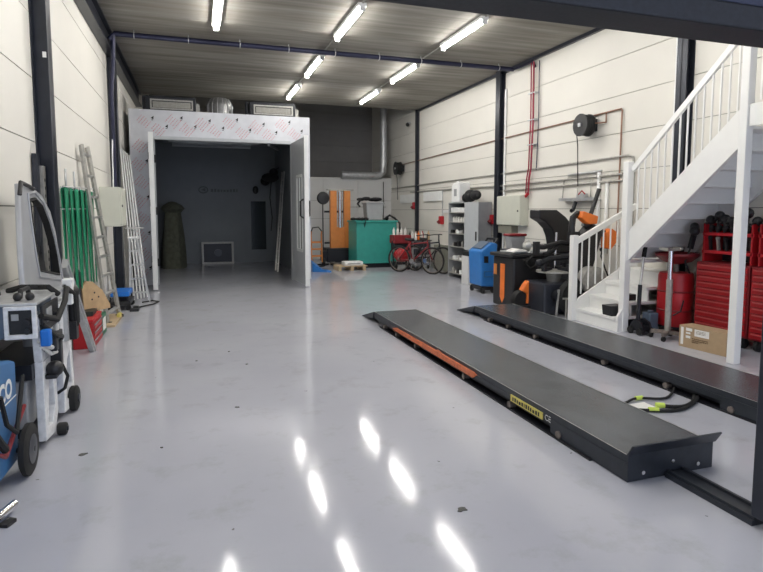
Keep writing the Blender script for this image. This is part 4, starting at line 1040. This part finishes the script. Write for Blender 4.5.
MB().lathe([(.02,5.2),(.06,5.22),(.09,5.30),(.03,5.34)],(0,8.2,1.02),16,axis='x').build('cone','alu',u)
MB().tube([(5.85,8.45,.85),(5.95,8.45,1.0),(5.98,8.42,1.2)],.03,8).build('hood_arm','black_steel',u)
b=MB(); b.box(5.55,6.15,7.95,8.55,.0,.88); b.build('motor_housing','dark_panel',u,.03)
# tyre changer
u=thing('tyre_changer',(5.5,7.5,0),'black tyre changer with orange parts behind the stair newel post','tyre changer')
MB().box(4.98,5.72,7.25,7.78,.02,.50).build('base','dark_panel',u,.03)
MB().lathe([(.10,.50),(.12,.62),(.27,.64),(.27,.67),(.05,.69)],(5.32,7.5,0),28).build('turntable','alu_dull',u)
for t in (.4,1.97,3.54,5.1): 
    b=MB(); b.bar((5.32+.08*math.cos(t),7.5+.08*math.sin(t),.70),(5.32+.31*math.cos(t),7.5+.31*math.sin(t),.70),.05,.05); b.box(5.32+.27*math.cos(t)-.03,5.32+.27*math.cos(t)+.03,7.5+.27*math.sin(t)-.03,7.5+.27*math.sin(t)+.03,.67,.78); b.build('jaw','black_steel',u)
b=MB(); b.tube([(5.78,7.45,.25),(5.70,7.4,.75),(5.5,7.4,.88),(5.2,7.45,.86),(5.05,7.45,.80)],.045,8); b.ball((5.02,7.45,.80),.06); b.build('bead_arm','black_steel',u)
b=MB(); b.tube([(5.78,7.6,1.05),(5.5,7.6,1.10),(5.2,7.6,1.03),(5.05,7.6,1.04)],.04,8); b.box(5.02,5.10,7.56,7.64,.92,1.12); b.tube([(5.5,7.6,1.1),(5.35,7.6,.95),(5.2,7.6,.92)],.03,8); b.build('helper_arm','black_plastic',u)
MB().cyl((5.42,7.62,.70),(5.44,7.62,1.26),.018).build('centre_rod','chrome',u)
b=MB(); b.prism([(5.55,.5),(5.78,.5),(5.99,1.22),(5.99,1.34),(5.80,1.40),(5.66,1.25)],'y',7.22,7.42); b.build('tower','black_plastic',u,.02)
b=MB(); b.tube([(5.50,7.3,1.12),(5.48,7.3,1.35),(5.50,7.3,1.50),(5.58,7.3,1.56),(5.66,7.3,1.54)],.05,8); b.prism([(5.44,1.12),(5.60,1.12),(5.60,1.28),(5.44,1.28)],'y',7.24,7.36); b.build('tool_arm','black_plastic',u)
b=MB(); b.prism([(5.56,1.50),(5.60,1.60),(5.88,1.52),(5.86,1.40),(5.70,1.40)],'y',7.18,7.32); b.build('head_cover','orange',u,.015)
MB().cyl((5.76,7.25,1.48),(5.93,7.25,1.94),.033).build('control_lever','black_plastic',u)
MB().bar((5.70,7.3,1.42),(6.12,7.3,1.22),.08,.10).build('upper_arm','dark_panel',u)
b=MB(); b.prism([(6.06,1.02),(6.06,1.26),(6.16,1.33),(6.25,1.28),(6.25,1.10),(6.16,1.0)],'y',7.2,7.34); b.build('side_cover','orange',u,.015)
b=MB(); b.tube([(6.0,7.22,1.0),(5.98,7.22,.9),(6.05,7.2,.7),(6.15,7.2,.5)],.012,6); b.ball((5.99,7.22,1.0),.035); b.build('air_line','rubber',u)
MB().cyl((5.2,7.12,.30),(5.2,7.24,.30),.10,n=18).build('pedal_roller','black_steel',u)
b=MB(); b.lathe([(.12,-.05),(.24,-.06),(.29,0),(.24,.06),(.12,.05)],(5.42,7.13,.30),26,axis='y'); 
for i,p in enumerate(b.v): pass
single(b,'spare_tyre','rubber','black tyre standing against the tyre changer base','tyre')
u=thing('steel_wheel_rim',(5.72,7.1,0),'grey wheel rim standing beside the stair newel post','wheel rim')
MB().lathe([(.19,-.08),(.21,-.08),(.21,.08),(.19,.08)],(5.70,7.08,.55),26,axis='y').build('rim_barrel','alu_dull',u)
MB().lathe([(.02,-.02),(.19,-.03),(.19,0),(.02,.01)],(5.70,7.08,.55),26,axis='y').build('rim_disc','alu_dull',u)
b=MB(); b.tube([(5.0,7.78,.78),(5.2,7.82,.90),(5.0,7.86,.80),(5.1,7.8,.68),(5.3,7.84,.75)],.02,6); u2=single(b,'coiled_air_hose','rubber','black coiled air hose over the tyre changer table','hose')
MB_=MB(); MB_.bar((5.10,7.10,.02),(5.15,7.12,.42),.02,.03); MB_.bar((5.15,7.12,.30),(5.6,7.12,.22),.02,.03)
single(MB_,'tyre_lever','alu','thin bent steel lever leaning on the tyre changer','lever')
u=thing('inflator_pump',(4.98,7.75,0),'orange and black portable pump on the floor before the wheel balancer','pump')
b=MB(); b.prism([(4.86,.34),(4.92,.44),(4.98,.50),(5.04,.46),(5.0,.38),(5.05,.30),(5.02,.14),(4.95,.12),(4.96,.28)],'y',7.66,7.78); b.build('body','orange',u,.02)
MB().lathe([(.03,-.06),(.15,-.07),(.17,0),(.15,.07),(.03,.06)],(4.90,7.76,.18),22,axis='y').build('wheel','rubber',u)
MB().box(4.80,5.0,7.6,7.84,.0,.10).build('base','black_plastic',u,.01)
b=MB(); b.prism([(4.86,.931),(5.14,.931),(5.10,.965),(4.98,.985),(4.9,.96)],'y',7.95,8.2); single(b,'white_cloth','paper','folded white cloth lying on the tray of the wheel balancer','cloth',None,.01)
single(MB().bar((5.14,7.0,.30),(5.66,7.0,.27),.02,.025).bar((5.2,7.0,0),(5.2,7.0,.285),.02,.02).bar((5.6,7.0,0),(5.6,7.0,.262),.02,.02),'steel_stand','alu_dull','low thin steel stand before the black tyre changer','stand')
# bucket with red lid on wall bracket
u=thing('red_lid_bucket',(5.5,8.9,0),'clear grey bucket with a red lid on a stand behind the wheel balancer','bucket')
MB().box(5.22,5.62,8.72,9.0,.0,.92).build('stand','dark_panel',u,.01)
b=MB(); b.prism([(5.32,.921),(5.56,.921),(5.60,1.15),(5.28,1.15)],'y',8.75,8.95); b.build('tub','grey_plastic',u,.02)
MB().box(5.26,5.62,8.73,8.97,1.15,1.195).build('lid','red_dark',u,.02)
# beige cabinet on the right wall
u=thing('control_cabinet',(6.3,10.4,1.15),'beige control cabinet on the right wall beside the red hoses','cabinet')
MB().box(6.22,XR-.001,9.92,10.86,1.30,1.92).build('body','beige',u,.01)
MB().box(6.20,6.22,9.93,10.85,1.31,1.91).build('door','beige',u,.006)
MB().box(6.24,XR-.001,10.3,10.84,1.13,1.29).build('gland_box','olive_grey',u)
MB().cyl((6.19,10.0,1.6),(6.20,10.0,1.6),.02).build('lock','black_plastic',u)
# red hoses
u=thing('red_hoses',(6.3,9.8,1.7),'pair of dark red hoses running down the right wall from the ceiling','hose')
def rh(dy): return [(6.315,9.72+dy,4.5),(6.315,9.70+dy,3.4),(6.315,9.74+dy,2.45),(6.33,9.82+dy,2.25),(6.33,9.84+dy,1.95)]
MB().tube(rh(0),.019,8).build('hose','red_hose',u); MB().tube(rh(.085),.014,8).build('hose','red_hose',u)
MB().tube([(6.36,9.60,4.5),(6.36,9.58,3.4),(6.36,9.62,2.4)],.010,6).build('hose','navy_pipe',u)
MB().tube([(6.33,9.84,1.95),(6.33,10.0,1.85),(6.3,10.12,1.82)],.03,8).build('nozzle','red_bright',u)
for z in (3.9,3.38,2.9): MB().box(6.30,XR-.001,9.64,9.88,z,z+.02).build('clip','galv',u)
b=MB().tube([(6.3,10.40,4.52),(6.32,10.2,4.52),(6.33,9.78,4.52),(6.34,9.72,4.4)],.03,8)
single(b,'ceiling_branch_pipe','navy_pipe','short dark blue pipe run under the slab joining the ceiling pipe to the red hoses','pipe')
# hose reels
def reel(y,z,r,label,hl):
    u=thing('hose_reel',(XR,y,z),label,'hose reel','black hose reels on the right wall')
    x=XR-.20
    b=MB().lathe([(.04,-.09),(r,-.09),(r,-.07),(r*.72,-.065),(r*.72,.065),(r,.07),(r,.09),(.04,.09)],(x,y,z),30,axis='x'); b.build('drum','black_plastic',u)
    b=MB()
    for k in range(4): b.tube([(x-.05+k*.033,y+r*.85*math.cos(t),z+r*.85*math.sin(t)) for t in [2*PI*j/24 for j in range(24)]],.018,6,closed=True)
    b.build('coiled_hose','rubber',u)
    MB().box(x+.09,XR-.001,y-.08,y+.08,z-.10,z+.10).build('wall_bracket','black_steel',u)
    MB().box(x-.11,x-.09,y-.03,y+.03,z-.03,z+.03).build('hub_cover','galv',u)
    MB().tube([(x,y+r*.8,z+.1),(x,y+r+.04,z+.03),(x+.08,y+r+.08,z-.3),(x+.1,y+r+.07,z-hl)],.009,6).build('hose_end','rubber',u)
    return u
reel(8.0,3.03,.185,'black hose reel high on the right wall beside the stair railing',1.0)
reel(17.2,2.97,.21,'black hose reel at the far end of the right wall',1.0)
# pipes along the right wall
def wallpipe(pts,r,m,name,label,cat='pipe'):
    return single(MB().tube(pts,r,8),name,m,label,cat)
X=XR-.03
wallpipe([(X,17.4,3.10),(X,11.1,3.17),(X,8.6,3.19),(X,7.34,3.20),(X,7.32,3.17),(X,7.34,1.15)],.013,'copper','copper_pipe','thin copper air pipe running high along the right wall and dropping by the stairs')
b=MB().tube([(X,7.68,3.19),(X,7.68,3.03)],.012,6); b.tube([(X,7.68,3.04),(X-.1,7.82,3.04)],.012,6); single(b,'pipe_branch','copper','short copper branch beside the near hose reel','pipe')
wallpipe([(X,18.3,2.36),(X,11.1,2.41),(X,7.15,2.46),(X,7.05,2.43),(X,7.02,2.3),(X,7.02,1.3)],.017,'alu_dull','steel_conduit','grey steel pipe at mid height ending in a bend above the small stair railing')
wallpipe([(X,16.5,2.19),(X,11.1,2.15),(X,7.25,2.18)],.020,'alu_dull','upper_conduit','upper aluminium conduit of the pair along the right wall','conduit')
wallpipe([(X,11.2,2.03),(X,7.25,2.08)],.020,'alu_dull','lower_conduit','lower aluminium conduit of the pair along the right wall','conduit')
wallpipe([(X,8.62,2.19+.05),(X,7.75,2.26)],.022,'galv','short_conduit','short grey conduit length above the steel wall tray','conduit')
wallpipe([(X,7.8,2.24),(X,7.8,1.0)],.030,'white_plastic','drop_pipe','white pipe dropping behind the orange tyre changer, left one','pipe')
wallpipe([(X,7.6,2.05),(X,7.6,.9)],.030,'white_plastic','drop_pipe','white pipe dropping behind the orange tyre changer, right one','pipe')
for k,y in enumerate((8.78,11.75,10.9,10.62)):
    pass
# tray with small frame
u=thing('wall_tray',(6.25,8.35,1.78),'steel wall tray with a wire frame beneath the pair of conduits','tray')
b=MB(); b.box(6.25,XR-.001,7.75,8.72,1.775,1.79); b.box(6.25,6.255,7.75,8.72,1.79,1.83); b.build('tray','galv',u)
b=MB(); b.tube([(X,8.78,1.79),(X,8.74,2.14),(X,8.60,2.2),(X,8.4,2.2)],.011,6); b.build('wire_frame','alu_dull',u)
for (yy,zz) in ((8.35,2.0),(8.0,2.14)): MB().tube([(X,yy,1.79),(X,yy,zz)],.009,6).build('wire','alu_dull',u)
b=MB(); b.box(6.27,6.36,8.05,8.25,1.791,1.90); b.build('fitting','galv',u); MB().tube([(6.2,8.1,1.88),(6.15,7.95,1.94),(6.18,7.9,1.88)],.01,6).build('red_lever','red',u)
MB().tube([(6.3,8.3,1.76),(6.25,8.3,1.62),(6.2,8.28,1.6)],.035,8).build('valve','black_steel',u)
# white frames and red sockets
for k,(y0,y1,z0,z1,lb) in enumerate(((16.0,17.4,1.85,2.12,'white framed panel on the right wall beyond the slim column'),(14.1,15.4,1.88,2.15,'white framed panel on the right wall above the bottles'),(13.2,14.0,1.55,1.62,'narrow white bracket on the right wall above the bicycles'))):
    single(MB().box(XR-.05,XR-.001,y0,y1,z0,z1),'wall_board','white_plastic',lb,'panel')
for k,(y,z,d) in enumerate(((14.1,1.34,'between the bottles and the shelf unit'),(11.27,1.40,'right of the shelf unit'),(16.1,1.75,'at the slim far column'))):
    u=thing('red_socket',(XR,y,z),'red industrial socket on the right wall '+d,'socket')
    MB().box(XR-.10,XR-.001,y-.09,y+.09,z-.10,z+.12).build('housing','red_bright',u,.02)
    MB().cyl((XR-.10,y,z-.02),(XR-.15,y,z-.06),.05).build('flap','red_dark',u)
    MB().tube([(XR-.02,y,z+.12),(XR-.02,y,2.10),(XR-.02,y-.05,2.16)],.014,6).build('conduit','galv',u)
for k,(y,lb) in enumerate(((10.82,'grey vertical conduit just left of the beige control cabinet'),(12.9,'grey vertical conduit left of the shelf unit'))):
    wallpipe([(X,y,2.15),(X,y,.6)],.014,'galv','vertical_conduit',lb,'conduit')
b=MB().box(XR-.11,XR-.001,15.6,15.75,1.35,1.38); 
u=thing('security_camera',(XR,16.6,4.3),'small dark camera high on the far right wall','camera')
MB().ball((XR-.1,16.6,4.28),.06).build('dome','black_plastic',u); MB().box(XR-.1,XR-.001,16.57,16.63,4.30,4.36).build('mount','grey_plastic',u)
# seam rail on the rear partition
b=MB(); b.box(4.9,6.2,18.37,18.40,1.72,1.75); single(b,'wall_rail','alu_dull','thin dark rail on the rear partition above the teal container','rail')
b=MB().tube([(6.1,18.38,2.6),(6.1,18.37,1.3)],.012,6); b.box(6.07,6.13,18.34,18.39,1.2,1.3); single(b,'pull_cord','rubber','dark cord hanging on the rear partition at the corner','cord')

# litter on the floor
LIT=[(-.32,2.33,.030,'at the bottom left of the view'),(.27,4.6,.025,'on the open floor, left of centre'),(-.27,3.95,.02,'beside the blue machine wheel'),(.45,5.9,.022,'on the open floor near the middle'),(1.31,2.6,.04,'brownish, below the middle light reflection'),(-.75,4.0,.04,'stringy, next to the trolley'),(.30,6.5,.02,'far out on the open floor'),(-.05,6.2,.02,'in the left half of the open floor')]
for k,(x,y,r,d) in enumerate(LIT):
    b=MB(); n=9; poly=[]
    for j in range(n):
        t=2*PI*j/n; rr=r*.55*random.uniform(.25,1.1); poly.append((x+rr*1.5*math.cos(t),y+rr*math.sin(t)))
    b.prism(poly,'z',0,.006)
    single(b,'leaf_scrap','litter','dark scrap of dirt on the floor, '+d,'scrap','scraps on the floor')

# ------------------------------------------------------------------ light of the day from the open side, world
W=bpy.data.worlds.new('World'); SC.world=W; W.use_nodes=True
bg=W.node_tree.nodes['Background']; bg.inputs[0].default_value=(.72,.80,1,1); bg.inputs[1].default_value=1.7

# ------------------------------------------------------------------ camera
F=560;yaw=math.atan2(184.5,math.hypot(F,49));p=math.atan2(49,F)
cam=bpy.data.cameras.new('Camera'); co=bpy.data.objects.new('Camera',cam); COL.objects.link(co)
cam.sensor_fit='HORIZONTAL'; cam.sensor_width=36; cam.lens=36*F/763; cam.shift_y=-26/763; cam.clip_start=.05
co.location=(0,0,1.6); co.rotation_euler=(PI/2-p,0,-yaw)
SC.camera=co
SC.view_settings.view_transform='Standard'; SC.view_settings.look='None'; SC.view_settings.gamma=1; SC.view_settings.use_curve_mapping=False
SC.view_settings.exposure=.3
